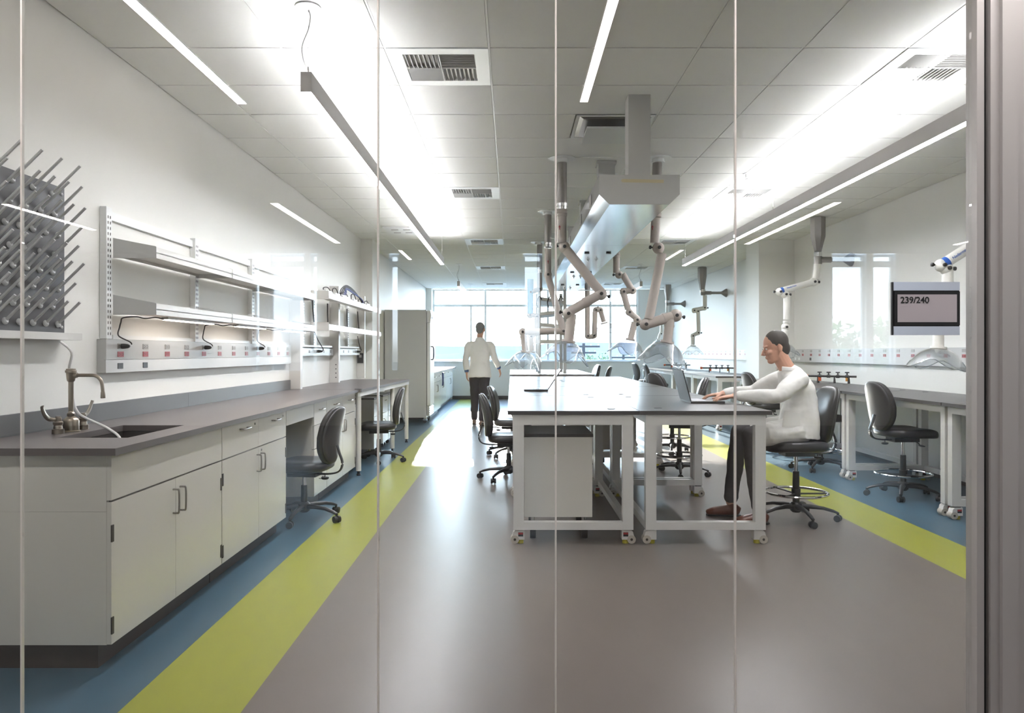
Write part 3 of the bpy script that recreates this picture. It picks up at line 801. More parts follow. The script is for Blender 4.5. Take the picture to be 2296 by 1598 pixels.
def pedestal(y0, w, label, faces='xd', x1=-1.72, depth=.5, h=.72):
    """mobile cabinet on casters, fronts facing +x"""
    t = thing('mobile_cabinet', label, 'cabinet', (x1 - depth / 2, y0 + w / 2, 0), 'mobile under-bench cabinets')
    MB().box(x1 - depth, x1 - .02, y0, y0 + w, .1, h).build('body', M['cab'], t, bevel=.002)
    MB().box(x1 - depth - .003, x1 + .003, y0 - .003, y0 + w + .003, h + .001, h + .022).build('top', M['top'], t)
    zs = ((.105, .50, 'door'), (.505, h - .004, 'drawer')) if 'd' in faces else ((.105, .3, 'drawer'), (.304, .5, 'drawer'), (.504, h - .004, 'drawer'))
    for a, b, nm in zs:
        d = MB().box(x1 - .019, x1, y0 + .003, y0 + w - .003, a, b).build(nm, M['cab'], t, bevel=.002)
        if nm == 'door': 
            pts = smooth_path([(x1, y0 + .05, b - .2), (x1 + .025, y0 + .05, b - .195), (x1 + .025, y0 + .05, b - .085), (x1, y0 + .05, b - .08)], 3)
        else: pts = smooth_path([(x1, y0 + w / 2 - .05, b - .05), (x1 + .025, y0 + w / 2 - .045, b - .05), (x1 + .025, y0 + w / 2 + .045, b - .05), (x1, y0 + w / 2 + .05, b - .05)], 3)
        MB().tube(pts, .0045, 7).build('handle', M['pull'], d, smooth=True)
    for xx in (x1 - .07, x1 - depth + .05):
        for yy in (y0 + .05, y0 + w - .05):
            c = MB().cyl((xx, yy, .068), (xx, yy, .0995), .018, n=10).obox((xx - .01, yy, .06), (.05, .034, .02)).build('caster', M['chrome'], t, smooth=True)
            MB().cyl((xx - .012, yy - .012, .0335), (xx - .012, yy + .012, .0335), .032, n=16).build('wheel', M['black'], c, smooth=True)
pedestal(8.08, .44, 'cream mobile cabinet under the counter table, next to its first round post', 'x')
pedestal(9.32, .44, 'cream mobile cabinet under the counter table behind the second desk chair')
pedestal(9.96, .42, 'cream mobile cabinet under the counter table past its middle post')
pedestal(10.42, .42, 'cream mobile cabinet at the refrigerator end of the counter table')
# ------------------------------------------------------------------ refrigerator and cabinets by the windows
def refrigerator():
    x0, x1, y0, y1, z0, z1 = -2.34, -1.50, 13.75, 14.45, .11, 2.10
    t = thing('laboratory_refrigerator', 'tall pale laboratory refrigerator on casters at the end of the sink wall', 'refrigerator', (-1.95, 14.1, 0))
    MB().box(x0, x1 - .07, y0, y1, z0, z1).build('body', M['lgrey'], t, bevel=.008)
    MB().box(x1 - .069, x1 - .0585, y0 + .015, y1 - .015, .33, 1.86).build('door_gasket', M['rubber'], t)
    d = MB().box(x1 - .058, x1, y0 + .004, y1 - .004, .33, 1.86).build('door', M['white'], t, bevel=.006)
    MB().tube(smooth_path([(x1, y0 + .12, 1.42), (x1 + .045, y0 + .12, 1.40), (x1 + .045, y0 + .12, 1.2), (x1, y0 + .12, 1.18)], 4), .011, 8).build('handle', M['black'], d, smooth=True)
    g = MB().box(x1 - .06, x1 - .02, y0 + .01, y1 - .01, .14, .325).build('lower_grille', M['lgrey'], t)
    mb = MB()
    for k in range(4): mb.prism([(x1 - .0195, y0 + .02, .15 + k * .042), (x1, y0 + .02, .15 + k * .042), (x1 - .0195, y0 + .02, .18 + k * .042)], (0, y1 - y0 - .04, 0))
    mb.build('louver', M['white'], g)
    p = MB().prism([(x1 - .06, y0 + .004, 1.868), (x1 + .0, y0 + .004, 1.868), (x1 + .02, y0 + .004, 2.0), (x1, y0 + .004, 2.096), (x1 - .06, y0 + .004, 2.096)], (0, y1 - y0 - .008, 0)).build('control_panel', M['white'], t, bevel=.004)
    MB().ell((x1 + .018, y0 + .2, 1.99), (.006, .1, .055), nu=16, nv=8).build('badge', M['armblue'], p, smooth=True)
    for xx in (x0 + .08, x1 - .1):
        for yy in (y0 + .08, y1 - .08):
            c = MB().cyl((xx, yy, .085), (xx, yy, .1095), .03, n=12).obox((xx, yy, .07), (.07, .05, .03)).build('caster', M['chrome'], t, smooth=True)
            MB().cyl((xx - .01, yy - .015, .04), (xx - .01, yy + .015, .04), .039, n=18).build('wheel', M['black'], c, smooth=True)
refrigerator()

def window_cabinet(y0, y1, xf, label, nd=2):
    t = thing('window_cabinet', label, 'cabinet', ((XL + xf) / 2, (y0 + y1) / 2, 0), 'base cabinets near the far windows')
    MB().box(XL + .002, xf - .02, y0 + .002, y1 - .002, .106, .885).build('body', M['cab'], t)
    MB().box(XL + .002, xf - .07, y0 + .002, y1 - .002, 0, .105).build('toe_kick', M['toe'], t)
    w = (y1 - y0) / nd
    for k in range(nd):
        a, b = y0 + k * w + .003, y0 + (k + 1) * w - .003
        d = MB().box(xf - .0195, xf, a, b, .702, .883).build('drawer', M['cab'], t); 
        MB().tube(smooth_path([(xf, (a + b) / 2 - .06, .81), (xf + .028, (a + b) / 2 - .055, .81), (xf + .028, (a + b) / 2 + .055, .81), (xf, (a + b) / 2 + .06, .81)], 3), .005, 7).build('handle', M['pull'], d)
        d = MB().box(xf - .0195, xf, a, b, .108, .696).build('door', M['cab'], t)
        yy = b - .05 if k % 2 == 0 else a + .05
        MB().tube(smooth_path([(xf, yy, .5), (xf + .028, yy, .505), (xf + .028, yy, .625), (xf, yy, .63)], 3), .005, 7).build('handle', M['pull'], d)
window_cabinet(14.65, 16.45, -1.56, 'cream base cabinet standing right past the refrigerator', 2)
window_cabinet(16.5, 18.5, -1.62, 'cream base cabinet in the middle of the run below the pale worktop', 2)
window_cabinet(18.52, 20.55, -1.62, 'cream base cabinet closest to the far windows', 2)
o = MB().box(XL + .002, -1.53, 14.6, 20.58, .886, .92).build('window_worktop', M['top'], bevel=.004)
single(o, 'worktop on the base cabinets between the refrigerator and the far windows', 'countertop')
mb = MB()
for k in range(6): mb.tube(smooth_path([(-1.522 + .006 * (k % 2), 16.42 + k * .02, .87), (-1.515, 16.42 + k * .021, .72), (-1.522, 16.43 + k * .018, .58 + .02 * (k % 3))], 4), .014, 6)
o = mb.build('cloth', M['bluecord'], smooth=True); single(o, 'dark blue cloth hung on the cabinet front past the refrigerator', 'cloth')

# ------------------------------------------------------------------ mobile benches
def make_bench(W, L, name='lab_bench', grommets=True):
    t = thing(name, 'bench', 'bench')
    B = lambda: MB()
    h = W / 2; zt = .914
    B().box(-h, h, -L / 2, L / 2, zt - .027, zt).build('worktop', M['top'], t, bevel=.003)
    lx = h - .04; ly = L / 2 - .012
    for sx in (-1, 1):
        for sy in (-1, 1):
            xa, xb = sorted((sx * lx, sx * (lx - .072))); ya, yb = sorted((sy * ly, sy * (ly - .06)))
            B().box(xa, xb, ya, yb, .1, zt - .0275).build('leg', M['frame'], t, bevel=.003)
            cx, cy = sx * (lx - .036), sy * (ly - .045)
            c = B().prism([(cx - sx * .040, cy - .03, .03), (cx + sx * .030, cy - .03, .03), (cx + sx * .044, cy - .03, .05), (cx + sx * .036, cy - .03, .082), (cx + sx * .022, cy - .03, .094), (cx - sx * .040, cy - .03, .094)], (0, .06, 0)).build('caster', M['offwhite'], t, bevel=.006)
            B().box(cx - .026, cx + .026, cy - .026, cy + .026, .0942, .0998).build('swivel_plate', M['black'], c)
            wx = cx + sx * .026
            B().cyl((wx, cy - .0315, .031), (wx, cy + .0315, .031), .029, n=18).build('wheel', M['castw'], c, smooth=True)
            B().cyl((wx, cy - .0335, .031), (wx, cy + .0335, .031), .009, n=10).build('axle', M['hinge'], c, smooth=True)
            B().cyl((cx - sx * .012, cy, .001), (cx - sx * .012, cy, .0295), .022, n=12).build('levelling_foot', M['yellow'], c, smooth=True)
            mb = B().box(cx - .017 - sx * .014, cx + .017 - sx * .014, cy - .0318, cy - .0305, .052, .08); mb.build('caster_badge', M['black'], c)
            B().box(cx - .016 - sx * .014, cx + .016 - sx * .014, cy - .0323, cy - .0319, .066, .079).build('badge_stripe', M['red'], c)
    for sy in (-1, 1):
        ya, yb = sorted((sy * ly, sy * (ly - .058)))
        B().box(-lx + .0722, lx - .0722, ya, yb, zt - .097, zt - .0278).build('top_rail', M['frame'], t, bevel=.003)
        B().box(-lx + .0722, lx - .0722, ya, yb, .1, .152).build('bottom_rail', M['frame'], t, bevel=.003)
    for sx in (-1, 1):
        xa, xb = sorted((sx * lx, sx * (lx - .04)))
        B().box(xa, xb, -ly + .0602, ly - .0602, zt - .085, zt - .0278).build('side_rail', M['frame'], t, bevel=.002)
    B().box(lx - .045, lx, -ly + .0602, ly - .0602, .1, .15).build('floor_rail', M['frame'], t, bevel=.002)
    if grommets:
        for y in (-L / 2 + .17, L / 2 - .25): B().cyl((h - .17, y, zt + .0004), (h - .17, y, zt + .0025), .028, n=18).build('cable_grommet', M['black'], t, smooth=True)
    return t
bench0 = make_bench(.900, 1.785)
ORDW = ['first', 'second', 'third', 'fourth']
used = False
for k in range(4):
    place(bench0, used, .4225, 5.975 + 1.8 * k, 0, 'white framed mobile bench, sink side of the island, %s row from the glass' % ORDW[k], 'centre island benches'); used = True
    place(bench0, True, 1.3275, 5.975 + 1.8 * k, math.pi, 'white framed mobile bench, stool side of the island, %s row from the glass' % ORDW[k], 'centre island benches')
for k, y in enumerate((5.045, 6.845, 8.645, 10.445)):
    place(bench0, True, 3.875, y, 0, 'white framed mobile bench along the outlet wall opposite the sink, %s from the glass' % ORDW[k], 'benches along the outlet wall')
for k, y in enumerate((13.4, 15.2, 17.0, 18.8)):
    place(bench0, True, 3.875, y, 0, 'white framed mobile bench past the wall column, %s toward the far windows' % ORDW[k], 'benches along the outlet wall')
bench1 = make_bench(.766, 1.785, grommets=False)
used = False
for k in range(2):
    place(bench1, used, .353, 14.5 + 1.8 * k, 0, 'narrower mobile bench beneath the instrument rack, %s row past the centre island' % ORDW[k], 'narrow benches past the centre island'); used = True
    place(bench1, True, 1.127, 14.5 + 1.8 * k, math.pi, 'narrower mobile bench on the stool side past the centre island, %s row' % ORDW[k], 'narrow benches past the centre island')

def island_pedestal(x0, x1, y0, y1, label, s):
    t = thing('mobile_cabinet', label, 'cabinet', ((x0 + x1) / 2, (y0 + y1) / 2, 0), 'mobile under-bench cabinets')
    MB().box(x0, x1, y0, y1, .165, .722).build('body', M['cab'], t, bevel=.002)
    MB().box(x0 - .003, x1 + .006, y0 - .004, y1 + .004, .723, .745).build('top', M['top'], t)
    xf = x0 if s < 0 else x1
    for a, b in ((.17, .35), (.354, .535), (.539, .718)):
        d = MB().box(min(xf + s * .001, xf + s * .018), max(xf + s * .001, xf + s * .018), y0 + .003, y1 - .003, a, b).build('drawer', M['cab'], t)
    for xx in (x0 + .06, x1 - .05):
        for yy in (y0 + .06, y1 - .06):
            c = MB().cyl((xx, yy, .1), (xx, yy, .1645), .014, n=10).obox((xx, yy, .09), (.03, .05, .04)).build('caster', M['chrome'], t, smooth=True)
            MB().cyl((xx - .02, yy, .04), (xx + .02, yy, .04), .036, n=18).build('wheel', M['black'], c, smooth=True)
island_pedestal(.09, .563, 5.2, 5.78, 'cream mobile cabinet with dark top under the first island bench, facing the sink wall', -1)
island_pedestal(1.02, 1.45, 8.8, 9.4, 'cream mobile cabinet under the third bench of the island stool column', 1)

# ------------------------------------------------------------------ chairs
def make_chair(name, hs, ring):
    """office chair facing +x, origin on the floor"""
    t = thing(name, 'chair', 'chair')
    def seatfn(v):
        v = v.copy()
        if v.x > .08: v.z -= (v.x - .08) ** 2 * .9
        v.z += .25 * v.y * v.y if v.z > 0 else 0
        v.z -= .012 * math.exp(-((v.x + .02) ** 2 + v.y ** 2) / .02) if v.z > 0 else 0
        return v
    MB().ell((.02, 0, hs - .042), (.235, .235, .045), None, 32, 14, .55, .62, seatfn).build('seat', M['vinyl'], t, smooth=True, angle=80)
    def backfn(v):
        v = v.copy()
        w = 1 - .32 * max(0, -v.z / .225) ** 1.6 - .06 * max(0, v.z / .225)
        v.y *= w
        v.x += .5 * v.y * v.y - .16 * v.z - .55 * v.z * v.z + (.03 if v.z < -.05 else 0) * 0
        return v
    MB().ell((-.215, 0, hs + .195), (.038, .205, .225), None, 30, 18, .62, .62, backfn).build('backrest', M['vinyl'], t, smooth=True, angle=80)
    MB().ell((-.243, 0, hs + .195), (.022, .196, .218), None, 28, 16, .7, .62, backfn).build('back_shell', M['vinylback'], t, smooth=True, angle=80)
    pts = smooth_path([(-.06, 0, hs - .105), (-.2, 0, hs - .108), (-.285, 0, hs - .085), (-.31, 0, hs - .02), (-.285, 0, hs + .06), (-.268, 0, hs + .12)], 5)
    MB().tube(pts, [(.007, .026)] * len(pts), 10, ref=(0, 0, 1)).build('back_bar', M['black'], t, smooth=True)
    m_ = MB().box(-.12, .11, -.075, .075, hs - .125, hs - .087).build('tilt_mechanism', M['black'], t, bevel=.006)
    MB().tube([(.03, -.07, hs - .11), (.03, -.17, hs - .115), (.03, -.2, hs - .13)], .005, 8).ell((.03, -.235, hs - .138), (.018, .045, .009)).build('lever', M['black'], m_, smooth=True)
    MB().lathe([(.004, 0), (.004, .02), (.03, .022), (.03, .034), (.02, .04)], (-.17, 0, hs - .112), (0, 0, -1), 14).build('adjust_knob', M['black'], m_, smooth=True)
    zm = max(.25, hs - .27)
    MB().cyl((0, 0, zm), (0, 0, hs - .125), .0145, n=14).build('gas_lift', M['chrome'], t, smooth=True)
    MB().lathe([(.026, .11), (.026, zm - .06), (.024, zm + .02), (.018, zm + .022)], (0, 0, 0)).build('lift_sleeve', M['black'], t, smooth=True)
    b = MB().lathe([(.03, .06), (.046, .075), (.046, .125), (.034, .14)], (0, 0, 0)).build('base_hub', M['black'], t, smooth=True)
    for k in range(5):
        q = Matrix.Rotation(R(72 * k + 20), 3, 'Z')
        pts = [q @ Vector(p) for p in ((.035, 0, .105), (.1, 0, .108), (.2, 0, .1), (.27, 0, .082), (.305, 0, .068))]
        l = MB().tube(pts, [(.022, .024), (.018, .022), (.014, .018), (.012, .016), (.009, .014)], 10, ref=(0, 0, 1)).build('base_leg', M['black'], t, smooth=True)
        c = q @ Vector((.305, 0, .0275)); w = q @ Vector((0, 1, 0)); w = Matrix.Rotation(R(35 + 60 * k), 3, 'Z') @ w
        mb = MB()
        for s_ in (-1, 1): mb.cyl(c + w * (s_ * .008), c + w * (s_ * .026), .0268, .0255, 16)
        mb.cyl(c + w * -.009, c + w * .009, .018, n=10); mb.cyl(c, c + Vector((0, 0, .045)), .01, n=8)
        mb.build('caster', M['black'], l, smooth=True)
    if ring:
        mb = MB(); mb.tube([Vector((.235 * math.cos(2 * math.pi * k / 36), .235 * math.sin(2 * math.pi * k / 36), .215)) for k in range(36)], .0105, 8, closed=True)
        mb.build('foot_ring', M['chrome'], t, smooth=True)
        mb = MB(); mb.cyl((0, 0, .185), (0, 0, .245), .034, n=14)
        for k in range(3):
            a = R(120 * k + 50); mb.cyl((.03 * math.cos(a), .03 * math.sin(a), .205), (.228 * math.cos(a), .228 * math.sin(a), .212), .007, n=8)
        mb.build('ring_spider', M['black'], t, smooth=True)
    return t
chair0 = make_chair('task_chair', .47, False)
stool0 = make_chair('lab_stool', .63, True)
stool0['category'] = 'stool'
g1, g2 = 'low black task chairs', 'black drafting stools with chrome foot rings'
place(chair0, False, -1.63, 5.86, R(180 - 6), 'low black task chair at the knee space of the sink counter', g1)
place(chair0, True, -1.60, 8.98, R(180 + 8), 'low black task chair at the counter table past its first round post', g1)
place(stool0, False, 2.235, 5.86, R(180), 'black drafting stool under the seated person in a white coat', g2)
place(chair0, True, -.03, 7.72, R(4), 'black task chair tucked under the sink wall side of the island, nearer the glass', g1)
place(chair0, True, .0, 9.45, R(-5), 'black task chair tucked under the sink wall side of the island, nearer the walking person', g1)
place(stool0, True, 3.56, 6.78, R(3), 'black drafting stool at the outlet wall bench, behind the room sign and column frame', g2)
place(stool0, True, 3.46, 8.35, R(-4), 'black drafting stool at the outlet wall bench, behind the seated person', g2)
place(stool0, True, 3.44, 10.1, R(5), 'black drafting stool at the outlet wall bench, in front of the white wall column', g2)
place(stool0, True, 1.80, 8.0, R(180 - 12), 'black drafting stool on the island stool side, behind the open laptop screen', g2)
place(stool0, True, 2.10, 9.75, R(20), 'black drafting stool standing behind another stool seen over the open laptop', g2)
place(stool0, True, 1.62, 14.3, R(180 - 10), 'black drafting stool at the narrow benches, nearer the centre island', g2)
place(stool0, True, 1.62, 16.2, R(180 + 10), 'black drafting stool at the narrow benches, nearer the far windows', g2)
place(stool0, True, 3.33, 18.65, R(8), 'black drafting stool at the outlet wall benches closest to the far windows', g2)
place(stool0, True, 3.33, 17.1, R(-3), 'black drafting stool at the outlet wall benches, one before the windows', g2)

# ------------------------------------------------------------------ laptops
def laptop(x0, x1, yc, w, lean, h, label, s):
    """s=+1: keyboard front toward -x (screen at x1); s=-1: screen at x0"""
    z = .9155
    xh = x1 if s > 0 else x0
    t = thing('laptop', label, 'laptop', ((x0 + x1) / 2, yc, z))
    MB().box(x0, x1, yc - w / 2, yc + w / 2, z, z + .016).build('base', M['lapk'], t, bevel=.003)
    k = MB()
    for i in range(5):
        for j in range(13):
            xa = x0 + .035 + .0 + i * .021 + (.075 if s > 0 else .0); ya = yc - w / 2 + .025 + j * (w - .05) / 13
            k.box(xa, xa + .017, ya, ya + (w - .05) / 13 - .004, z + .0162, z + .0178)
    k.build('keyboard', M['lapl'], t)
    a = Vector((xh, 0, z + .017)); d = Vector((s * math.sin(R(lean)), 0, math.cos(R(lean)))); n = Vector((d.z, 0, -d.x))
    rot = Matrix((n, (0, 1, 0), d)).transposed()
    l = MB().obox(a + d * (h / 2) + Vector((0, yc, 0)), (.009, w, h), rot).build('lid', M['lapk'], t, bevel=.002)
    f = n * (-s * .0052)
    MB().obox(a + d * (h / 2) + f + Vector((0, yc, 0)), (.0008, w - .03, h - .035), rot).build('screen', M['screen'], l)
laptop(.13, .375, 7.84, .35, 34, .245, 'open silver laptop on the sink wall side of the island top', 1)
laptop(1.395, 1.66, 5.98, .36, 15, .25, 'open dark laptop under the hands of the seated person', -1)

# ------------------------------------------------------------------ overhead service duct
def carrier():
    y0, y1 = 5.1, 12.35; xc = .875; h = .2755; b = .204; zt, zm, zb = 2.527, 2.393, 2.325
    t = thing('service_carrier', 'long faceted stainless service duct hung from the ceiling over the centre island', 'overhead duct', (xc, y0, zb))
    sec = [(-h, zt), (h, zt), (h, zm), (b, zb), (-b, zb), (-h, zm)]
    MB().prism([(xc + x, y0, z) for x, z in sec], (0, .004, 0)).build('end_plate', M['lgrey'], t)
    cuts = [y0 + .005, 7.07, 8.9, 10.65, y1]
    for i in range(4):
        MB().prism([(xc + x * .998, cuts[i] + .002, z) for x, z in sec], (0, cuts[i + 1] - cuts[i] - .004, 0)).build('duct_section', M['steel'], t)
    for i in range(1, 4):
        ym = cuts[i] + .5
        for sx in (-1, 1):
            MB().cyl((xc + sx * .11, ym, zb - .012), (xc + sx * .11, ym, zb - .0005), .026, n=14).build('drop_outlet', M['black'], t, smooth=True)
        for dx in (-.05, .04): MB().lathe([(.02, 0), (.02, .01), (.008, .014), (.008, .03)], (xc + dx, ym + .5, zb - .0005), (0, 0, -1), 12).build('gas_turret', M['chrome'], t, smooth=True)
    for y in (5.6, 6.4, 7.6, 8.4, 9.5, 10.2, 11.4):
        for sx in (-1, 1):
            xx = xc + sx * h
            MB().box(min(xx, xx + sx * .004), max(xx, xx + sx * .004), y, y + .12, 2.42, 2.5).build('side_outlet', M['greyo'], t)
    for y in (5.13, 6.9, 8.7, 10.5):
        p = MB().box(.804, .956, y, y + .15, zt + .001, CH - .001).build('hanger_post', M['lgrey'], t, bevel=.002)
        MB().box(.79, .97, y - .014, y + .164, CH - .03, CH - .002).build('post_collar', M['lgrey'], p) if y > 6 else None
    q = at(1392, 401, y0); r = at(1488, 410, y0)
    MB().prism([(q.x, y0 - .0012, (q.z + r.z) / 2 + .002), (q.x + .012, y0 - .0012, q.z), (r.x, y0 - .0012, q.z - .006), (r.x, y0 - .0012, r.z), (q.x + .012, y0 - .0012, r.z + .004)], (0, .001, 0)).build('tape_strip', M['tape'], t)
carrier()

# ------------------------------------------------------------------ fume extraction arms
def hood_mesh(top, d, R_, h, lobes=4, ph=.3, r0=.05):
    d = Vector(d).normalized(); a = Vector((0, 1, 0)) - d * d.y; a.normalize(); b = d.cross(a)
    mb = MB(); n = 32; k = 9; outer, inner = [], []
    for sgn, lst in ((0, outer), (1, inner)):
        for j in range(k + 1):
            u = j / k; ring = []
            for i in range(n):
                th = 2 * math.pi * i / n
                w = math.cos(lobes * th + ph)
                r = r0 + (R_ - r0) * (u ** .8) * (1 + .22 * u * u * w) - sgn * .004
                z = h * (u ** 1.5) * (1 + .30 * u * w) + sgn * .003 * (1 - u)
                ring.append(mb.bm.verts.new(Vector(top) + a * (r * math.cos(th)) + b * (r * math.sin(th)) + d * z))
            lst.append(ring)
    mb.skin(outer, False, False); mb.skin(inner, False, False); RIM = [v.co.copy() for v in outer[-1]]
    for A, B in ((outer[-1], inner[-1]), (outer[0], inner[0])):
        for i in range(n): mb.bm.faces.new((A[i], A[(i + 1) % n], B[(i + 1) % n], B[i]))
    mb.rim = RIM
    return mb
def snorkel(label, Y, ops, group):
    p = lambda q: at(q[0], q[1], Y if len(q) < 3 else q[2])
    first = p(ops[0][1])
    t = thing('extraction_arm', label, 'fume arm', (first.x, Y, first.z), group)
    last = None
    for op in ops:
        k = op[0]
        if k == 'flange':
            c = p(op[1]); c.z = CH - .001
            MB().lathe([(.125, 0), (.125, .004), (.055, .006), (.055, .03), (.062, .032), (.062, .04), (.05, .042)], c, (0, 0, -1), 24).build('ceiling_flange', M['white'], t, smooth=True)
        elif k == 'duct':
            MB().cyl(p(op[1]), p(op[2]), op[3], op[4] if len(op) > 4 else op[3], 16).build('duct', M['galv'], t, smooth=True)
        elif k == 'cone':
            a, b = p(op[1]), p(op[2]); m = a.lerp(b, op[5])
            MB().tube([a, m, b], [op[3], op[3], op[4]], 8).build('reducer_duct', M['galv'], t, smooth=True, angle=25)
        elif k == 'clamp':
            c = p(op[1]); MB().lathe([(op[2], -.03), (op[2] + .006, -.028), (op[2] + .006, -.004), (op[2] + .009, -.002), (op[2] + .009, .002), (op[2] + .006, .004), (op[2] + .006, .028), (op[2], .03)], c).build('clamp_band', M[op[3] if len(op) > 3 else 'chrome'], t, smooth=True)
        elif k == 'tube':
            last = MB().cyl(p(op[1]), p(op[2]), op[3], n=18).build('arm_tube', M[op[4] if len(op) > 4 else 'arm'], t, smooth=True)
        elif k == 'ring':
            a, b = p(op[1]), p(op[2]); MB().cyl(a, b, op[3], n=18).build(op[5] if len(op) > 5 else 'sleeve_ring', M[op[4]], last, smooth=True)
        elif k == 'joint':
            c = p(op[1]); r = op[2]; mm = M[op[3] if len(op) > 3 else 'arm']
            j = MB().ell(c, (r * 1.17, r * 1.1, r * 1.17), nu=20, nv=12).build('elbow_joint', mm, t, smooth=True)
            f = c + Vector((0, -r * 1.08, 0)); MB().lathe([(.016, 0), (.016, .014), (.012, .018)], f, (0, -1, 0), 12).build('lock_knob', M['black'], j, smooth=True)
            if len(op) > 4:
                e = Vector(op[4]).normalized(); MB().lathe([(.008, 0), (.008, .012), (.017, .014), (.017, .03), (.01, .034)], c + e * r * 1.1, e, 12).build('friction_knob', M['black'], j, smooth=True)
        elif k == 'bracket':
            a = p(op[1]); b = Vector((XR - .001, a.y, a.z)); r = op[2]
            MB().cyl(a, b - Vector((.11, 0, 0)), r, n=12).lathe([(r, -.14), (r, -.11), (.09, -.012), (.09, 0)], b, (1, 0, 0), 14).build('wall_bracket', M['galv'], t, smooth=True)
            MB().cyl(a + Vector((-.02, 0, 0)), a + Vector((.16, 0, 0)), r * 1.4, n=14).build('bracket_sleeve', M['galv'], t, smooth=True)
        elif k == 'mark':
            c = p(op[1]); y = c.y - op[2] - .0015; x = c.x
            MB().prism([(x - .004, y, c.z - .02), (x + .004, y, c.z - .02), (x + .004, y, c.z + .004), (x + .012, y, c.z + .004), (x, y, c.z + .022), (x - .012, y, c.z + .004), (x - .004, y, c.z + .004)], (0, .001, 0)).build('flow_arrow', M['red'], last)
        elif k == 'brand':
            a, b = p(op[1]), p(op[2]); d = (b - a).normalized(); up = Vector((-d.z, 0, d.x)); 
            if up.z < 0: up = -up; 
            nrm = d.cross(up)
            o = (a - Vector((0, op[3] + .002, 0)))
            mtx = Matrix((d.to_4d(), up.to_4d(), nrm.to_4d(), Vector((0, 0, 0, 1)))).transposed()
            mtx = Matrix.Translation(o) @ Matrix(((d.x, up.x, nrm.x, 0), (d.y, up.y, nrm.y, 0), (d.z, up.z, nrm.z, 0), (0, 0, 0, 1)))
            text('brand_lettering', 'Nederman', op[4], M['armblue'], last, mtx, .0004)
        elif k == 'hood':
            a, b = p(op[1]), p(op[2]); d = b - a
            MB().cyl(a - d.normalized() * .012, a + d.normalized() * .006, .062, n=20).build('hood_collar', M[op[5] if len(op) > 5 else 'arm'], t, smooth=True)
            hm = hood_mesh(a + d.normalized() * .0065, d, op[3], op[4], ph=op[6] if len(op) > 6 else .3)
            rim = hm.rim; ho = hm.build('clear_hood', M['hoodm'], t, smooth=True, angle=60)
            MB().tube(rim, .0045, 6, closed=True).build('rolled_rim', M['rimm'], ho, smooth=True)
    return t
gc = 'ceiling hung extraction arms over the island'
snorkel('grey jointed fume arm with clear hood, sink side of the island, first from the glass', 6.82, [
    ('flange', (1260, 355)), ('duct', (1260, 357), (1260, 462), .046), ('clamp', (1260, 463), .046), ('tube', (1259.5, 470), (1259.5, 545), .044), ('mark', (1254, 512), .044), ('clamp', (1259.5, 478), .044, 'arm'),
    ('joint', (1265, 554), .046, 'arm', (-1, 0, .15)), ('tube', (1267, 556), (1347, 655), .044), ('joint', (1347, 659), .05, 'arm', (1, 0, -.3)), ('tube', (1343, 661), (1278, 698), .044), ('ring', (1316, 676), (1310, 679.5), .049, 'arm'),
    ('joint', (1274, 703), .046, 'arm', (-1, 0, .2)), ('tube', (1282, 704), (1275.5, 763), .043), ('ring', (1279.5, 722), (1279, 727), .048, 'arm'), ('hood', (1275, 765), (1268, 800), .195, .15)], gc)
snorkel('grey jointed fume arm with clear hood, stool side of the island, first from the glass', 6.82, [
    ('flange', (1475.5, 355)), ('duct', (1474, 357), (1470, 487), .044), ('clamp', (1470.5, 480), .044, 'arm'), ('tube', (1470, 489), (1468, 545), .042), ('mark', (1461, 512), .042),
    ('joint', (1476, 556), .047, 'arm', (-1, 0, .1)), ('tube', (1484, 568), (1455, 715), .044), ('joint', (1447, 727), .046, 'arm', (-1, 0, 0)), ('tube', (1449, 727), (1512, 708), .046), ('ring', (1488, 715), (1491, 714), .05, 'arm'),
    ('joint', (1515, 707), .05, 'arm', (1, 0, -.2)), ('tube', (1502, 716), (1496, 765), .043), ('ring', (1500.5, 728), (1500, 733), .048, 'arm'), ('hood', (1495.5, 767), (1488, 800), .215, .165, 'arm', 1.6)], gc)
snorkel('grey jointed fume arm, sink side of the island, second from the glass', 9.39, [
    ('flange', (1228, 474)), ('duct', (1228.5, 475), (1228.5, 556), .046), ('clamp', (1228.5, 549), .046), ('tube', (1228.5, 558), (1228.5, 612), .042), ('mark', (1228.5, 588), .042),
    ('joint', (1228.5, 616), .044), ('tube', (1229, 620), (1262, 738), .044), ('joint', (1263, 742), .046), ('tube', (1262, 742), (1174, 744), .042), ('joint', (1172, 744), .043),
    ('tube', (1173, 748), (1178, 787), .041), ('ring', (1173.6, 753), (1174, 757), .046, 'arm'), ('hood', (1178, 789), (1170, 830), .2, .17, 'arm', .9)], gc)
snorkel('grey jointed fume arm, stool side of the island, second from the glass', 9.39, [
    ('flange', (1382, 474)), ('duct', (1382, 475), (1382, 572), .044), ('clamp', (1382, 572), .042, 'arm'), ('tube', (1382, 575), (1382, 612), .042), ('joint', (1388, 616), .043, 'arm', (-1, 0, 0)), ('tube', (1396, 614), (1416, 648), .042),
    ('joint', (1418, 651), .043), ('tube', (1416, 651), (1400, 653), .042), ('joint', (1398, 654), .043), ('tube', (1398, 656), (1408, 694), .041), ('joint', (1411, 700), .042), ('tube', (1412, 701), (1428, 714), .041), ('joint', (1428, 717), .044),
    ('tube', (1423, 722), (1414, 759), .041), ('hood', (1413.5, 761), (1408, 790), .22, .15, 'arm', .1)], gc)
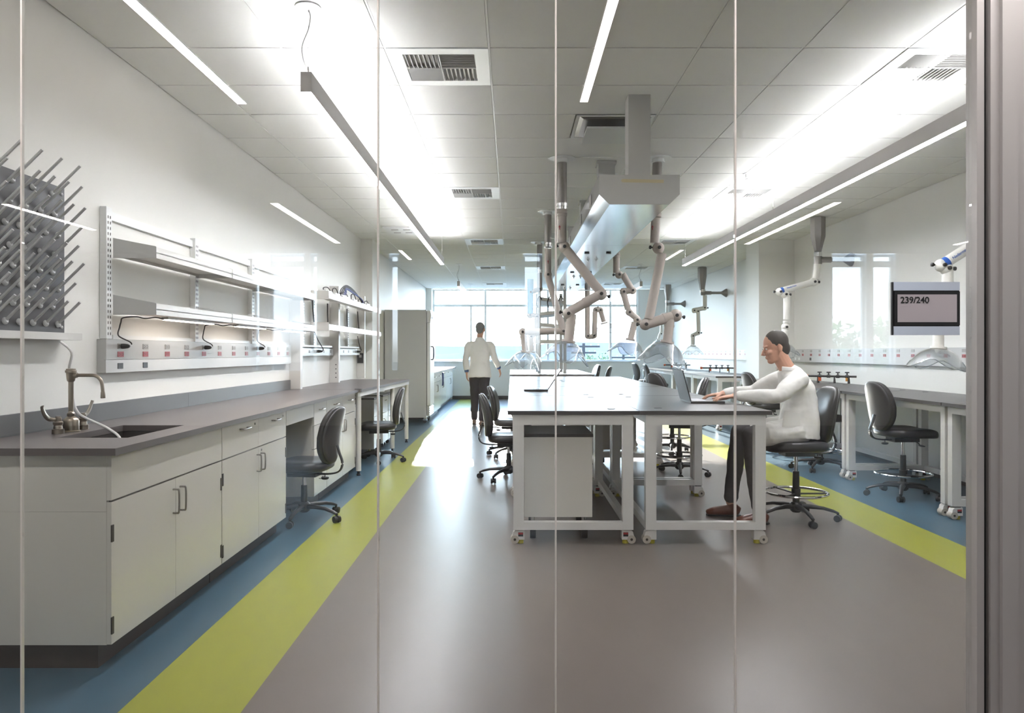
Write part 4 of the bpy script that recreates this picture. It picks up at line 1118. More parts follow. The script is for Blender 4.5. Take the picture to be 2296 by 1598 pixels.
snorkel('grey fume arm wrapped in pale blue film, sink side of the island, third', 12.0, [
    ('flange', (1207, 544)), ('duct', (1210, 546), (1210, 610), .044), ('clamp', (1210, 608), .044), ('tube', (1210, 612), (1210, 646), .042), ('joint', (1210, 648), .043), ('tube', (1208, 649), (1192, 654), .04),
    ('joint', (1190, 655), .043, 'bluefilm'), ('tube', (1189, 626), (1189, 705), .05, 'bluefilm'), ('joint', (1189, 706), .048, 'arm'), ('tube', (1192, 706), (1203, 708), .04), ('joint', (1204, 709), .042), ('tube', (1204, 711), (1203, 745), .04),
    ('joint', (1203, 747), .042), ('tube', (1200, 749), (1193, 752), .04), ('joint', (1191, 754), .042), ('tube', (1191, 756), (1192, 787), .038), ('hood', (1192, 789), (1190, 810), .15, .1)], gc)
snorkel('grey fume arm folded in a double bend, stool side of the island, third', 12.0, [
    ('flange', (1317, 544)), ('duct', (1317, 546), (1317, 650), .044), ('tube', (1317, 652), (1317, 750), .042), ('joint', (1318, 753), .043), ('tube', (1319, 755), (1331, 754), .041), ('joint', (1332, 752), .043), ('tube', (1333, 750), (1334, 698), .042),
    ('joint', (1336, 695), .043), ('tube', (1337, 694), (1344, 692), .042), ('joint', (1346, 695), .043), ('tube', (1347, 698), (1354, 722), .04), ('hood', (1354.5, 724), (1360, 745), .2, .13, 'arm', .6)], gc)
gw = 'extraction arms along the outlet wall'
snorkel('white jointed fume arm with blue band and clear hood, directly behind the room sign', 6.2, [
    ('duct', (2226, 420), (2226, 470), .05), ('cone', (2226, 280), (2226, 440), .1, .05, .6), ('clamp', (2226, 470), .05), ('bracket', (2226, 495), .024), ('tube', (2226, 475), (2226, 505), .043, 'armw'), ('joint', (2226, 515), .046, 'armw'),
    ('tube', (2226, 520), (2115, 592), .046, 'armw'), ('ring', (2124, 586.3), (2112, 594), .0475, 'armblue', 'blue_band'), ('brand', (2130, 583), (2170, 557), .046, .034),
    ('joint', (2110, 595), .046, 'armw', (-1, 0, .1)), ('joint', (2121, 602), .046, 'armw', (1, 0, 0)), ('tube', (2125, 606), (2125, 680), .043, 'armw'), ('joint', (2125, 684), .045, 'armw'), ('joint', (2108, 694), .045, 'armw'), ('tube', (2105, 698), (2104, 778), .042, 'armw'),
    ('hood', (2104, 780), (2101, 812), .21, .13, 'armw', .2)], gw)
snorkel('white jointed fume arm with blue band, ahead of the wall column over the seated person', 9.8, [
    ('cone', (1834, 488), (1834, 564), .1, .045, .55), ('clamp', (1834, 570), .046), ('duct', (1834, 574), (1834, 592), .05), ('bracket', (1836, 582), .028), ('tube', (1821, 592), (1822, 626), .044, 'armw') if False else ('tube', (1832, 592), (1829, 626), .044, 'armw'),
    ('joint', (1824, 632), .047, 'armw', (1, 0, 0)), ('tube', (1818, 634), (1752, 652), .043, 'armw'), ('ring', (1756, 651), (1749, 653), .0445, 'armblue', 'blue_band'), ('brand', (1762, 648), (1778, 643), .043, .03), ('joint', (1748, 654), .044, 'armw', (-1, 0, 0)),
    ('joint', (1760, 660), .046, 'armw', (1, 0, 0)), ('tube', (1764, 662), (1764, 716), .042, 'armw'), ('ring', (1764, 719), (1764, 724), .046, 'armw'), ('joint', (1761, 733), .045, 'armw'), ('tube', (1760, 736), (1756, 769), .04, 'armw'), ('hood', (1756, 771), (1760, 795), .17, .14, 'armw')], gw)
snorkel('white jointed fume arm at the benches just past the wall column', 15.5, [
    ('cone', (1574.5, 600), (1574.5, 650), .095, .05, .4), ('clamp', (1576, 652), .05), ('duct', (1576, 652), (1576, 662), .05), ('bracket', (1577, 656.5), .028), ('tube', (1580, 662), (1580, 687), .046, 'armw'), ('joint', (1579, 690), .048, 'armw', (1, 0, 0)),
    ('tube', (1577, 691), (1556, 695), .045, 'armw'), ('joint', (1556, 696), .046, 'armw'), ('joint', (1564, 698), .046, 'armw'), ('tube', (1565, 700), (1566, 743), .044, 'armw'), ('joint', (1565, 746), .046, 'armw', (1, 0, 0)), ('tube', (1563, 747), (1555, 751), .043, 'armw'), ('joint', (1553, 753), .045, 'armw'),
    ('tube', (1553, 755), (1553, 773), .042, 'armw'), ('hood', (1553, 775), (1553, 790), .2, .14, 'armw')], gw)
snorkel('white jointed fume arm closest to the far windows on the outlet wall', 19.2, [
    ('cone', (1497, 638), (1497, 674), .095, .05, .4), ('clamp', (1497, 676), .05), ('duct', (1497, 676), (1497, 685), .05), ('bracket', (1498, 681), .028), ('tube', (1496, 685), (1496, 700), .046, 'armw'), ('joint', (1496, 702), .048, 'armw'), ('tube', (1494, 703), (1485, 706), .044, 'armw'),
    ('joint', (1484, 707), .046, 'armw'), ('tube', (1484, 709), (1483, 745), .044, 'armw'), ('joint', (1482, 748), .045, 'armw'), ('tube', (1480, 749), (1477, 760), .042, 'armw'), ('hood', (1477, 762), (1477, 775), .2, .14, 'armw')], gw)

# ------------------------------------------------------------------ instrument rack on the far benches
def rack():
    t = thing('instrument_rack', 'tall open rack of tilted grey shelves standing on the narrow benches past the island', 'rack', (.78, 14.6, .915))
    for x in (.52, 1.0):
        for y in (14.0, 15.1): MB().box(x - .03, x + .03, y - .03, y + .03, .916, 2.5).build('post', M['lgrey'], t)
    for z, a, w in ((2.27, 8, .3), (2.04, -6, .34), (1.80, 5, .32), (1.50, 0, .42)):
        s = MB().obox((.76, 14.55, z), (w * 1.5, 1.16, .03), Matrix.Rotation(R(a), 3, 'Y')).build('rack_shelf', M['lgrey'], t)
        MB().obox((.76, 13.968, z + .02), (w * 1.5, .004, .06), Matrix.Rotation(R(a), 3, 'Y')).build('shelf_lip', M['offwhite'], s)
    for k in range(3):
        MB().tube(smooth_path([(.56 + k * .2, 13.93, 2.3), (.52 + k * .2, 13.9, 2.36), (.47 + k * .2, 13.9, 2.25), (.49 + k * .2, 13.92, 2.15)], 4), .012, 6).build('hanging_lead', M['cord'], t, smooth=True)
rack()

# ------------------------------------------------------------------ outlet wall raceway and manifolds
def raceway_right(y0, y1, n, ys, st, label, jacks):
    xf = XR - .05
    t = thing('outlet_raceway', label, 'power strip', (xf, (y0 + y1) / 2, 1.17), 'outlet raceways')
    MB().box(xf, XR - .002, y0, y1, 1.17, 1.362).build('channel', M['lgrey'], t, bevel=.002)
    for k in range(n):
        y = ys - st * k
        duplex(xf, y, 1.331, -1, M['greyo'], t); o = duplex(xf, y, 1.277, -1, M['red'], t)
        mb = MB()
        for dy in (-.017, .017): mb.box(xf - .0038, xf - .0032, y + dy - .008, y + dy + .008, 1.2705, 1.2835)
        mb.build('socket_slot', M['hinge'], o)
    for y, m in jacks: MB().box(xf - .003, xf, y - .03, y + .03, 1.195, 1.235).build('data_jack', M[m], t)
raceway_right(4.2, 11.75, 22, 11.31, .31, 'long grey raceway of grey and red outlets along the wall opposite the sink', ((11.6, 'white'), (11.45, 'white'), (11.02, 'black')))
raceway_right(12.5, 20.5, 24, 20.2, .32, 'grey outlet raceway past the wall column toward the far windows', ())

def manifold(x, y, ang, label):
    z = .9152
    t = thing('valve_manifold', label, 'manifold', (x, y, z), 'black and orange valve manifolds')
    d = Vector((math.cos(R(ang)), math.sin(R(ang)), 0)); n = Vector((-d.y, d.x, 0)); c = Vector((x, y, z + .095)); L = .29
    MB().cyl(c - d * L, c + d * L, .013, n=12).build('pipe', M['black'], t, smooth=True)
    MB().lathe([(.02, 0), (.026, .02), (.012, .05)], c - d * (L + .05), d, 12).build('end_cap', M['orange'], t, smooth=True)
    for k in range(4):
        q = c + d * (-.15 + k * .11)
        v = MB().cyl(q, q + Vector((0, 0, .045)), .009, n=10).obox(q + Vector((0, 0, .05)), (.05, .018, .014), Matrix.Rotation(R(ang + 20), 3, 'Z')).lathe([(.02, -.02), (.02, .02)], q, d, 12).build('valve', M['black'], t, smooth=True)
        if k in (0, 3): MB().obox(q + Vector((0, 0, -.035)), (.035, .02, .05)).build('tag', M['orange' if k == 0 else 'amber'], v)
    for s_ in (-.17, .03, .2):
        q = c + d * s_; f = Vector((q.x, q.y, z + .0095))
        MB().cyl(f + n * .03, q, .009, n=8).cyl(f - n * .03, q, .009, n=8).build('foot', M['black'], t)
manifold(4.06, 9.45, -38, 'black and orange valve manifold on the bench ahead of the wall column')
manifold(4.02, 14.5, -15, 'black and orange valve manifold on the bench just past the wall column')
manifold(4.02, 18.0, -15, 'black and orange valve manifold on the bench near the far windows')
manifold(4.2, 5.95, -30, 'black and orange valve manifold on the bench seen past the aluminium frame')

for k, (x, y) in enumerate(((2.33, 7.4),)):
    t = thing('ceiling_sprinkler', 'small white sprinkler head in the ceiling above the long pendant of the outlet wall', 'sprinkler', (x, y, CH))
    MB().lathe([(.035, .001), (.035, .006), (.012, .01), (.012, .04), (.004, .045)], (x, y, CH), (0, 0, -1), 14).build('body', M['white'], t, smooth=True)
    MB().lathe([(.018, .05), (.018, .053)], (x, y, CH), (0, 0, -1), 12).build('deflector', M['chrome'], t)
# ------------------------------------------------------------------ people
def fuse(mb, name, m, parent, voxel=.006, smooth_n=6, folds=0.0):
    """join overlapping closed lofts into one continuous surface"""
    bm = mb.bm; bmesh.ops.recalc_face_normals(bm, faces=bm.faces)
    me = bpy.data.meshes.new('fuse_tmp'); bm.to_mesh(me); bm.free()
    o = bpy.data.objects.new('fuse_tmp', me); COL.objects.link(o)
    r = o.modifiers.new('r', 'REMESH'); r.mode = 'VOXEL'; r.voxel_size = voxel
    s = o.modifiers.new('s', 'SMOOTH'); s.iterations = smooth_n; s.factor = .5
    if folds > 0:
        tx = bpy.data.textures.get('cloth_folds') or bpy.data.textures.new('cloth_folds', 'CLOUDS'); tx.noise_scale = .10; tx.noise_depth = 2
        d = o.modifiers.new('d', 'DISPLACE'); d.texture = tx; d.strength = folds; d.mid_level = .5; d.texture_coords = 'GLOBAL'
        s2 = o.modifiers.new('s2', 'SMOOTH'); s2.iterations = 3
    dg = bpy.context.evaluated_depsgraph_get(); dg.update()
    nm = bpy.data.meshes.new_from_object(o.evaluated_get(dg))
    bpy.data.objects.remove(o); bpy.data.meshes.remove(me)
    nm.transform(Matrix.Translation(-ORG[parent.name]))
    nm.name = name
    for p in nm.polygons: p.use_smooth = True
    out = bpy.data.objects.new(name, nm); nm.materials.clear(); nm.materials.append(m)
    out.parent = parent; COL.objects.link(out); ORG[out.name] = ORG[parent.name].copy()
    return out
def limb(mb, pts, r, ref=None, n=16, sub=4, ends=(0, -1)):
    P = smooth_path(pts, sub); k = len(P); m = len(pts) - 1
    rs = []
    for i in range(k):
        u = i / sub; j = min(int(u), m - 1); f = u - j
        a, b = r[j], r[j + 1]
        if not isinstance(a, tuple): a = (a, a)
        if not isinstance(b, tuple): b = (b, b)
        rs.append((a[0] * (1 - f) + b[0] * f, a[1] * (1 - f) + b[1] * f))
    mb.tube(P, rs, n, ref=ref)
    for e, q in ((0, rs[0]), (-1, rs[-1])):
        if e in ends: mb.ell(P[e], (min(q),) * 3, nu=12, nv=8)
def frame3(f, up):
    f = Vector(f).normalized(); s = Vector(up).cross(f).normalized(); u = f.cross(s)
    return Matrix((f, s, u)).transposed()      # columns: forward, side (left), up
def head(mb, c, fwd, up):
    q = frame3(fwd, up); c = Vector(c); P = lambda x, y, z: c + q @ Vector((x, y, z))
    mb.ell(P(-.012, 0, .028), (.096, .076, .092), q, 20, 14)
    mb.ell(P(.022, 0, -.035), (.066, .062, .085), q, 18, 12)
    mb.ell(P(.056, 0, -.096), (.032, .034, .026), q, 12, 8); mb.ell(P(.02, 0, -.08), (.05, .052, .038), q, 14, 10)
    mb.tube([P(.078, 0, .012), P(.098, 0, -.012), P(.112, 0, -.032), P(.092, 0, -.043)], [.009, .011, .0135, .008], 10)
    mb.ell(P(.074, 0, .024), (.014, .05, .009), q, 14, 8)
    mb.ell(P(.084, 0, -.062), (.012, .026, .0065), q, 12, 8); mb.ell(P(.082, 0, -.072), (.012, .023, .007), q, 12, 8)
    for s in (-1, 1):
        mb.ell(P(-.012, s * .078, -.01), (.02, .008, .032), q @ Matrix.Rotation(R(s * 18), 3, 'Z'), 12, 8)
        mb.ell(P(.062, s * .045, -.025), (.02, .022, .018), q, 10, 8)
    return q
def eyes(parent, c, q):
    P = lambda x, y, z: Vector(c) + q @ Vector((x, y, z))
    for s in (-1, 1):
        e = MB().ell(P(.0815, s * .031, .004), (.008, .0115, .0055), q, 12, 8).build('eye', M['white'], parent, smooth=True)
        MB().ell(P(.0880, s * .031, .004), (.003, .0055, .005), q, 10, 6).build('iris', M['ink'], e, smooth=True)
def hand(mb, w, d, nrm, thumb, curl=25, spread=5):
    """w wrist, d forward, nrm back-of-hand normal, thumb = +1/-1 side"""
    d = Vector(d).normalized(); nrm = (Vector(nrm) - d * Vector(nrm).dot(d)).normalized(); s = nrm.cross(d) * thumb
    q = Matrix((d, s, nrm)).transposed(); w = Vector(w)
    P = lambda x, y, z: w + q @ Vector((x, y, z))
    mb.tube([P(-.02, 0, 0), P(.015, 0, 0), P(.05, .002, 0), P(.092, .002, 0)], [(.019, .026), (.017, .034), (.0155, .041), (.011, .04)], 14, ref=nrm)
    for k, (y, L, a) in enumerate(((.03, .073, 6), (.010, .082, 1), (-.010, .077, -4), (-.028, .06, -10))):
        o = P(.088, y, 0); ang = R(a * spread / 5); v = q @ Vector((math.cos(ang), math.sin(ang), 0)); pts = [o - v * .012, o]; c = 0
        for f, cu in ((.45, .6), (.3, 1.0), (.25, .7)):
            c += curl * cu; u = (v * math.cos(R(c)) - nrm * math.sin(R(c))); o = o + u * (L * f); pts.append(o)
        mb.tube(pts, [.0088, .0088, .0083, .0075, .0062], 10); mb.ell(pts[-1], (.0064,) * 3, nu=8, nv=6)
    t = [P(.02, .026, -.006), P(.045, .05, -.016), P(.072, .062, -.02), P(.094, .064, -.022)]
    mb.tube(t, [.0135, .0115, .0095, .0072], 10); mb.ell(t[-1], (.0072,) * 3, nu=8, nv=6)
def shoe(ankle, toe, parent, m, w=.044):
    a, t = Vector(ankle), Vector(toe); f = (t - a); f.z = 0; L = f.length; f.normalize(); z0 = t.z
    mb = MB(); s = Vector((0, 0, 1)).cross(f)
    base = Vector((a.x, a.y, z0)); P = lambda x, z: base + f * x + Vector((0, 0, z))
    mb.tube([P(-.075, .04), P(-.06, .045), P(0, .047), P(.07, .042), P(L * .72, .034), P(L * .93, .026), P(L, .022)], [(.028, .02), (.038, .034), (.045, .038), (.039, .041), (.031, w + .003), (.023, w - .008), (.012, .02)], 16, ref=(0, 0, 1))
    mb.tube([P(-.01, .05), P(-.02, .1)], [(.044, .04), (.04, .038)], 14, ref=f)
    o = fuse(mb, 'shoe', m, parent, .005, 4)
    sm = MB(); poly = []
    for x, y in ((-.08, .02), (-.06, .036), (0, .04), (.07, .043), (L * .75, w), (L * .95, w - .014), (L * 1.0, .01)): poly.append((x, y))
    pts = [base + f * x + s * y for x, y in poly] + [base + f * x - s * y for x, y in poly[::-1]]
    sm.prism(pts, (0, 0, .012)).build('sole', M['black'], o)
    return o

def seated_person():
    Y = 5.86
    t = thing('person', 'person in white coat and grey trousers seated on a stool, hands on a laptop', 'person', (2.23, Y, 0))
    V = Vector
    hipz = .725
    hc = V((2.07, Y + .0, 1.355)); q = frame3((-1, .02, -.28), (0, 0, 1))
    b = MB()
    head(b, hc, (-1, .02, -.28), (0, 0, 1))
    limb(b, [(2.19, Y, 1.15), (2.15, Y, 1.21), (2.1, Y, 1.30)], [.064, .06, .06])
    limb(b, [(2.25, Y, hipz), (2.255, Y, .86), (2.23, Y, 1.0), (2.19, Y, 1.13)], [(.11, .155), (.095, .135), (.1, .15), (.075, .15)], ref=(1, 0, 0))
    arms = {}
    for s, el, wr in ((-1, (2.0, Y - .27, .985), (1.745, Y - .085 + .06, .972)), (1, (1.985, Y + .30, .99), (1.73, Y + .25, .974))):
        sh = V((2.175, Y + s * .185, 1.105)); el = V(el); wr = V(wr); arms[s] = (sh, el, wr)
        limb(b, [sh, sh.lerp(el, .5), el, el.lerp(wr, .4), wr], [.05, .046, .039, .037, .026])
        d = V((-1, s * -.02, -.12)); hand(b, wr + d * .012, d, V((-.12, 0, 1)), -1 if s < 0 else 1, 16)
    legs = {}
    for s, kn, an in ((-1, (1.845, Y - .11, .672), (1.885, Y - .17, .115)), (1, (1.83, Y + .13, .675), (1.755, Y + .12, .115))):
        hp = V((2.22, Y + s * .085, hipz - .02)); kn = V(kn); an = V(an); legs[s] = (hp, kn, an)
        limb(b, [hp, hp.lerp(kn, .5), kn], [.085, .078, .058]); limb(b, [kn, kn.lerp(an, .35), an], [.056, .056, .036])
    body = fuse(b, 'body', M['skin'], t, .0042, 5)
    eyes(t, hc, q)
    h = MB(); P = lambda x, y, z: hc + q @ V((x, y, z))
    h.ell(P(-.022, 0, .04), (.094, .082, .09), q, 20, 14); h.ell(P(-.06, 0, -.02), (.05, .072, .07), q, 16, 10)
    fuse(h, 'hair', M['hairdark'], t, .006, 3)
    c = MB()
    limb(c, [(2.25, Y, .65), (2.262, Y, .8), (2.265, Y, .9), (2.24, Y, 1.02), (2.195, Y, 1.125), (2.17, Y, 1.175)], [(.158, .20), (.145, .188), (.128, .172), (.125, .180), (.092, .178), (.066, .082)], ref=(1, 0, 0), n=24, ends=())
    for s in (-1, 1):
        sh, el, wr = arms[s]; w2 = el.lerp(wr, .86)
        limb(c, [sh + V((.02, -s * .02, .0)), sh.lerp(el, .5), el, el.lerp(w2, .5), w2], [.074, .068, .056, .05, .043])
        hp, kn, an = legs[s]; limb(c, [hp + V((.0, 0, .01)), hp.lerp(kn, .4), hp.lerp(kn, .72)], [(.115, .12), (.1, .105), (.088, .1)], ref=(0, 0, 1))
    c.tube([V((2.175, Y, 1.14)), V((2.16, Y, 1.168)), V((2.15, Y, 1.188))], [(.082, .095), (.076, .084), (.068, .074)], 18, ref=(1, 0, 0))
    fuse(c, 'lab_coat', M['coat'], t, .007, 5, .02)
    co = MB(); ring = []
    for k in range(21):
        a = R(48 + 264 * k / 20); ring.append(V((2.155 - .078 * math.cos(a), Y + .084 * math.sin(a), 1.183 + .006 * math.cos(a))))
    co.tube(ring, [(.016, .007) for k in range(21)], 8, ref=(0, 0, 1)).build('collar', M['coat'], t, smooth=True)
    MB().obox((2.13, Y - .187, .80), (.13, .006, .12), Matrix.Rotation(R(6), 3, 'Y')).build('pocket', M['coat'], t, bevel=.002)
    p = MB()
    for s in (-1, 1):
        hp, kn, an = legs[s]
        limb(p, [hp, hp.lerp(kn, .5), kn + V((.0, 0, 0))], [.098, .088, .07]); limb(p, [kn, kn.lerp(an, .4), kn.lerp(an, .94)], [.068, .066, .056])
    limb(p, [(2.25, Y - .07, hipz), (2.25, Y + .07, hipz)], [.115, .115])
    fuse(p, 'trousers', M['grey'], t, .007, 5, .02)
    for s in (-1, 1):
        an = legs[s][2]; shoe(an, V((an.x - .19, an.y - (.03 if s < 0 else -.02), .004)), t, M['shoe'])
seated_person()

def walking_person():
    x, Y = -.57, 13.4
    t = thing('person', 'person in a white coat and dark trousers walking away toward the far windows', 'person', (x, Y, 0))
    V = Vector
    hc = V((x + .01, Y + .03, 1.735)); q = frame3((.3, 1, -.05), (0, 0, 1))
    b = MB()
    head(b, hc, (.3, 1, -.05), (0, 0, 1))
    limb(b, [(x, Y, 1.52), (x, Y + .01, 1.58), (x + .01, Y + .02, 1.68)], [.062, .056, .056])
    limb(b, [(x, Y, .95), (x, Y, 1.1), (x, Y + .01, 1.3), (x, Y, 1.48)], [(.105, .155), (.09, .14), (.1, .16), (.07, .16)], ref=(0, 1, 0))
    arms = {-1: (V((x - .195, Y, 1.46)), V((x - .25, Y - .06, 1.19)), V((x - .235, Y - .03, .955))), 1: (V((x + .195, Y, 1.46)), V((x + .27, Y + .03, 1.2)), V((x + .345, Y + .13, 1.02)))}
    for s, (sh, el, wr) in arms.items():
        limb(b, [sh, sh.lerp(el, .5), el, el.lerp(wr, .4), wr], [.05, .046, .04, .038, .027])
        d = (wr - el).normalized(); d = (d + V((.0, .12, -.5))).normalized(); hand(b, wr + d * .012, d, V((s, -.3, 0)), 1 if s > 0 else -1, 22)
    legs = {-1: (V((x - .09, Y, .93)), V((x - .10, Y + .16, .52)), V((x - .11, Y + .22, .10))), 1: (V((x + .09, Y, .93)), V((x + .065, Y - .02, .51)), V((x + .04, Y - .10, .105)))}
    for s, (hp, kn, an) in legs.items():
        limb(b, [hp, hp.lerp(kn, .5), kn, kn.lerp(an, .35), an], [.088, .078, .058, .057, .038])
    fuse(b, 'body', M['skin'], t, .0055, 5)
    eyes(t, hc, q)
    h = MB(); P = lambda a, b_, c: hc + q @ V((a, b_, c))
    h.ell(P(-.022, 0, .036), (.094, .081, .09), q, 20, 14); h.ell(P(-.058, 0, -.025), (.05, .07, .065), q, 16, 10)
    fuse(h, 'hair', M['hair'], t, .007, 3)
    c = MB()
    limb(c, [(x, Y - .01, .86), (x, Y, 1.0), (x, Y, 1.15), (x, Y + .01, 1.32), (x, Y, 1.47), (x, Y, 1.52)], [(.165, .215), (.148, .195), (.125, .175), (.122, .185), (.088, .178), (.062, .08)], ref=(0, 1, 0), n=24, ends=())
    c.tube([V((x, Y, 1.5)), V((x, Y + .01, 1.55)), V((x, Y + .015, 1.575))], [(.078, .092), (.07, .078), (.066, .068)], 18, ref=(0, 1, 0))
    for s, (sh, el, wr) in arms.items():
        limb(c, [sh - V((s * .05, 0, .0)), sh.lerp(el, .12), sh.lerp(el, .5), el, el.lerp(wr, .78)], [.058, .066, .062, .056, .048], ends=(0,))
    fuse(c, 'lab_coat', M['coat'], t, .008, 5, .02)
    for s, (sh, el, wr) in arms.items():
        MB().tube([el.lerp(wr, .78), el.lerp(wr, .97)], [.04, .037], 14).build('shirt_cuff', M['shirt'], t, smooth=True)
    p = MB()
    for s, (hp, kn, an) in legs.items():
        limb(p, [hp, hp.lerp(kn, .5), kn, kn.lerp(an, .5), kn.lerp(an, .95)], [.105, .094, .076, .07, .062])
    limb(p, [(x - .06, Y, .95), (x + .06, Y, .95)], [.11, .11])
    fuse(p, 'trousers', M['navy'], t, .008, 5, .02)
    for s, (hp, kn, an) in legs.items():
        shoe(an, V((an.x + (.10 if s > 0 else -.01), an.y + .17, .004)), t, M['shoetan'])
walking_person()

# ------------------------------------------------------------------ outside
def outside():
    struct(MB().box(-400, 400, 22, 900, -6.2, -6).build('ground', M['land']))
    struct(MB().box(-400, 400, -400, -9.2, -4.2, -4).build('ground', M['land']))
    def ridge(Y, h, amp, f, m):
        mb = MB(); n = 120; w = Y * 1.0; top, bot, back = [], [], []
        for i in range(n + 1):
            x = -w + 2 * w * i / n
            z = h + amp * (math.sin(i * f) + .6 * math.sin(i * f * 2.3 + 1) + .35 * math.sin(i * f * 5.1 + 2))
            bot.append(mb.bm.verts.new((x, Y - 14, -6))); top.append(mb.bm.verts.new((x, Y, z))); back.append(mb.bm.verts.new((x, Y + 80, -6)))
        for i in range(n):
            mb.bm.faces.new((bot[i], bot[i + 1], top[i + 1], top[i])); mb.bm.faces.new((top[i], top[i + 1], back[i + 1], back[i]))
        o = mb.build('hills', m, smooth=True); o['kind'] = 'structure'
    ridge(800, 9.5, 2.0, .21, M['hill']); ridge(420, 1.5, .8, .33, M['land'])
    def pole(x, y, h, label):
        t = thing('utility_pole', label, 'pole', (x, y, -6))
        MB().cyl((x, y, -6), (x, y, h), .16, .12, 10).build('mast', M['pole'], t, smooth=True)
        for dz, w in ((.25, 1.3), (.75, 1.0)):
            a = MB().box(x - w, x + w, y - .07, y + .07, h - dz - .08, h - dz + .06).build('crossarm', M['pole'], t)
            for k in (-.9, -.45, .45, .9): MB().lathe([(.04, 0), (.05, .06), (.03, .13)], (x + k * w, y, h - dz + .062), n=8).build('insulator', M['greyo'], a)
    pole(5.8, 60, 2.05, 'wooden utility pole with crossarms outside the far windows, over the open laptop bench')
    pole(10.5, 70, 1.1, 'small distant utility pole outside the far windows beside the wide end pane')
    def tree(name, x, y, z0, top, r, n, label):
        rnd = random.Random(int(x * 100) + 5)
        t = thing(name, label, 'tree', (x, y, z0))
        MB().tube(smooth_path([(x, y, z0), (x + .1, y, z0 + (top - z0) * .4), (x, y + .1, top - r * .5)], 4), [.16] * 8 + [.07], 8).build('trunk', M['bark'], t, smooth=True)
        mb = MB(); bm = mb.bm
        cl = [(Vector((x, y, top - r)) + Vector((rnd.uniform(-1, 1), rnd.uniform(-1, 1), rnd.uniform(-.7, .6))) * r * .75, r * rnd.uniform(.3, .5)) for _ in range(16)]
        for i in range(n):
            c, rr = rnd.choice(cl)
            v = Vector((rnd.gauss(0, 1), rnd.gauss(0, 1), rnd.gauss(0, 1))).normalized() * rr * rnd.uniform(.5, 1)
            p = c + v; s = r * rnd.uniform(.05, .09); e = Matrix.Rotation(rnd.uniform(0, 6), 3, Vector((rnd.random(), rnd.random(), rnd.random() + .1)))
            a, b, d = e @ Vector((s, 0, 0)), e @ Vector((0, s * .5, 0)), e @ Vector((0, 0, s * .12))
            bm.faces.new([bm.verts.new(p + k) for k in (a, b + d, -a, -b + d)])
        mb.build('crown', M['leaf'], t)
    tree('green_bush', 4.3, 35, -6, 1.45, .9, 1800, 'green tree top showing outside above the far window sill')
    tree('garden_tree', 9.2, -15.5, -4, 2.7, 1.9, 2600, 'pale green tree outside the corridor, mirrored above the outlet wall')
    tree('garden_tree', 13.4, -18, -4, 2.4, 1.7, 2200, 'broad green tree outside the corridor, mirrored beside the room sign')
    tree('garden_tree', -12.6, -16, -4, 4.2, 2.2, 2400, 'dark green tree outside the corridor, mirrored in the charcoal pegboard')
outside()

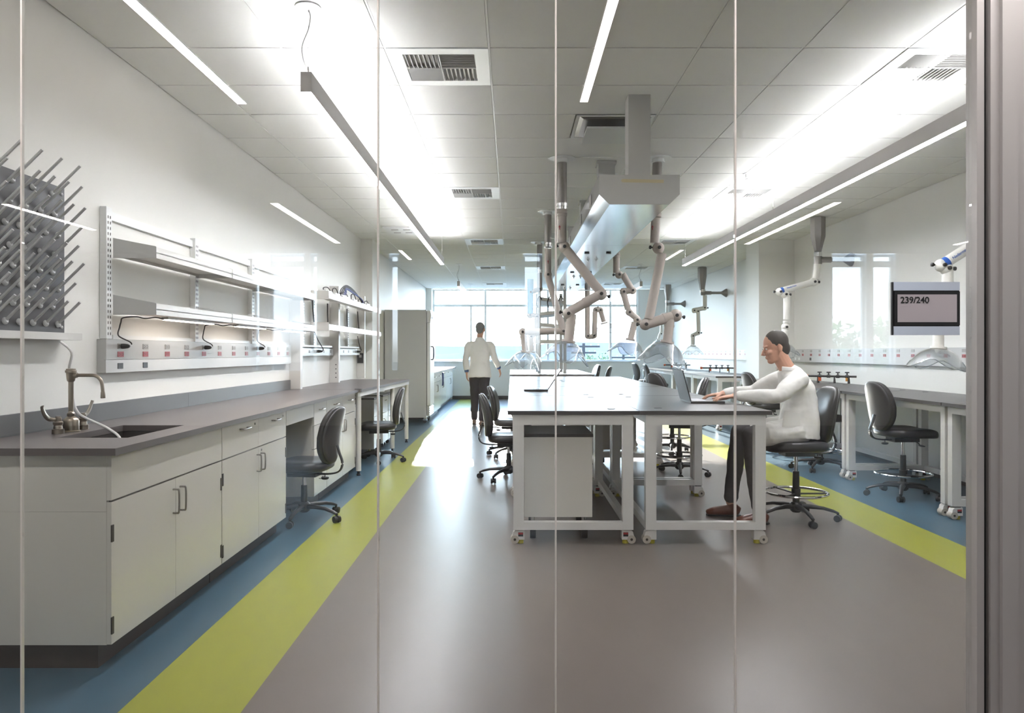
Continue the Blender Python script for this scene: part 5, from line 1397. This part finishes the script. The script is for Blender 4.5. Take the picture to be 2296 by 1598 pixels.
# ------------------------------------------------------------------ sky, sun, camera
SUN_EL, SUN_AZ = 14.0, -3.5          # elevation, heading east of the room axis
def sky():
    w = bpy.data.worlds.new('sky'); SC.world = w; w.use_nodes = True
    nt = w.node_tree; nt.nodes.clear(); L = nt.links.new
    tc = nt.nodes.new('ShaderNodeTexCoord'); sx = nt.nodes.new('ShaderNodeSeparateXYZ'); L(tc.outputs['Generated'], sx.inputs[0])
    cr = nt.nodes.new('ShaderNodeValToRGB'); e = cr.color_ramp.elements
    e[0].position = 0.0; e[0].color = (.30, .34, .36, 1); e[1].position = 1.0; e[1].color = (.20, .42, .86, 1)
    for p, c in ((.02, (.80, .90, 1.0, 1)), (.25, (.62, .82, 1.0, 1)), (.6, (.34, .58, .95, 1))):
        q = e.new(p); q.color = c
    L(sx.outputs['Z'], cr.inputs['Fac'])
    d = nt.nodes.new('ShaderNodeVectorMath'); d.operation = 'DOT_PRODUCT'; L(tc.outputs['Generated'], d.inputs[0])
    d.inputs[1].default_value = (math.sin(R(SUN_AZ)) * math.cos(R(SUN_EL)), math.cos(R(SUN_AZ)) * math.cos(R(SUN_EL)), math.sin(R(SUN_EL)))
    mr = nt.nodes.new('ShaderNodeMapRange'); mr.inputs['From Min'].default_value = -1; mr.inputs['From Max'].default_value = 1
    mr.inputs['To Min'].default_value = SKY_BACK; mr.inputs['To Max'].default_value = SKY_FRONT
    L(d.outputs['Value'], mr.inputs['Value'])
    bg = nt.nodes.new('ShaderNodeBackground'); L(cr.outputs['Color'], bg.inputs['Color']); L(mr.outputs['Result'], bg.inputs['Strength'])
    o = nt.nodes.new('ShaderNodeOutputWorld'); L(bg.outputs[0], o.inputs['Surface'])
SKY_BACK, SKY_FRONT, SUN_S = 2.2, 7.4, 9.0
sky()
ld = bpy.data.lights.new('sun', 'SUN'); ld.energy = SUN_S; ld.angle = R(.55); ld.color = (1, .95, .88)
so = bpy.data.objects.new('sun', ld); COL.objects.link(so)
sd = Vector((math.sin(R(SUN_AZ)) * math.cos(R(SUN_EL)), math.cos(R(SUN_AZ)) * math.cos(R(SUN_EL)), math.sin(R(SUN_EL))))
so.rotation_euler = sd.to_track_quat('Z', 'Y').to_euler(); so.location = sd * 60

cd = bpy.data.cameras.new('camera'); cam = bpy.data.objects.new('camera', cd); COL.objects.link(cam)
cam.location = (0, 0, EH); cam.rotation_euler = (R(90), 0, 0)
cd.sensor_width = 36; cd.lens = F / 2296 * 36; cd.shift_x = (1148 - CX) / 2296; cd.shift_y = (HY - 799) / 2296
cd.clip_start = .05; cd.clip_end = 3000
SC.camera = cam
vs = SC.view_settings
SC.display_settings.display_device = 'sRGB'
vs.view_transform = 'Standard'; vs.look = 'None'; vs.exposure = 2.1; vs.gamma = 1.0; vs.use_curve_mapping = False
cy = SC.cycles
cy.max_bounces = 10; cy.diffuse_bounces = 5; cy.glossy_bounces = 5; cy.transparent_max_bounces = 24; cy.transmission_bounces = 6
cy.sample_clamp_indirect = 6.0; cy.caustics_reflective = False; cy.caustics_refractive = False
cy.use_denoising = True
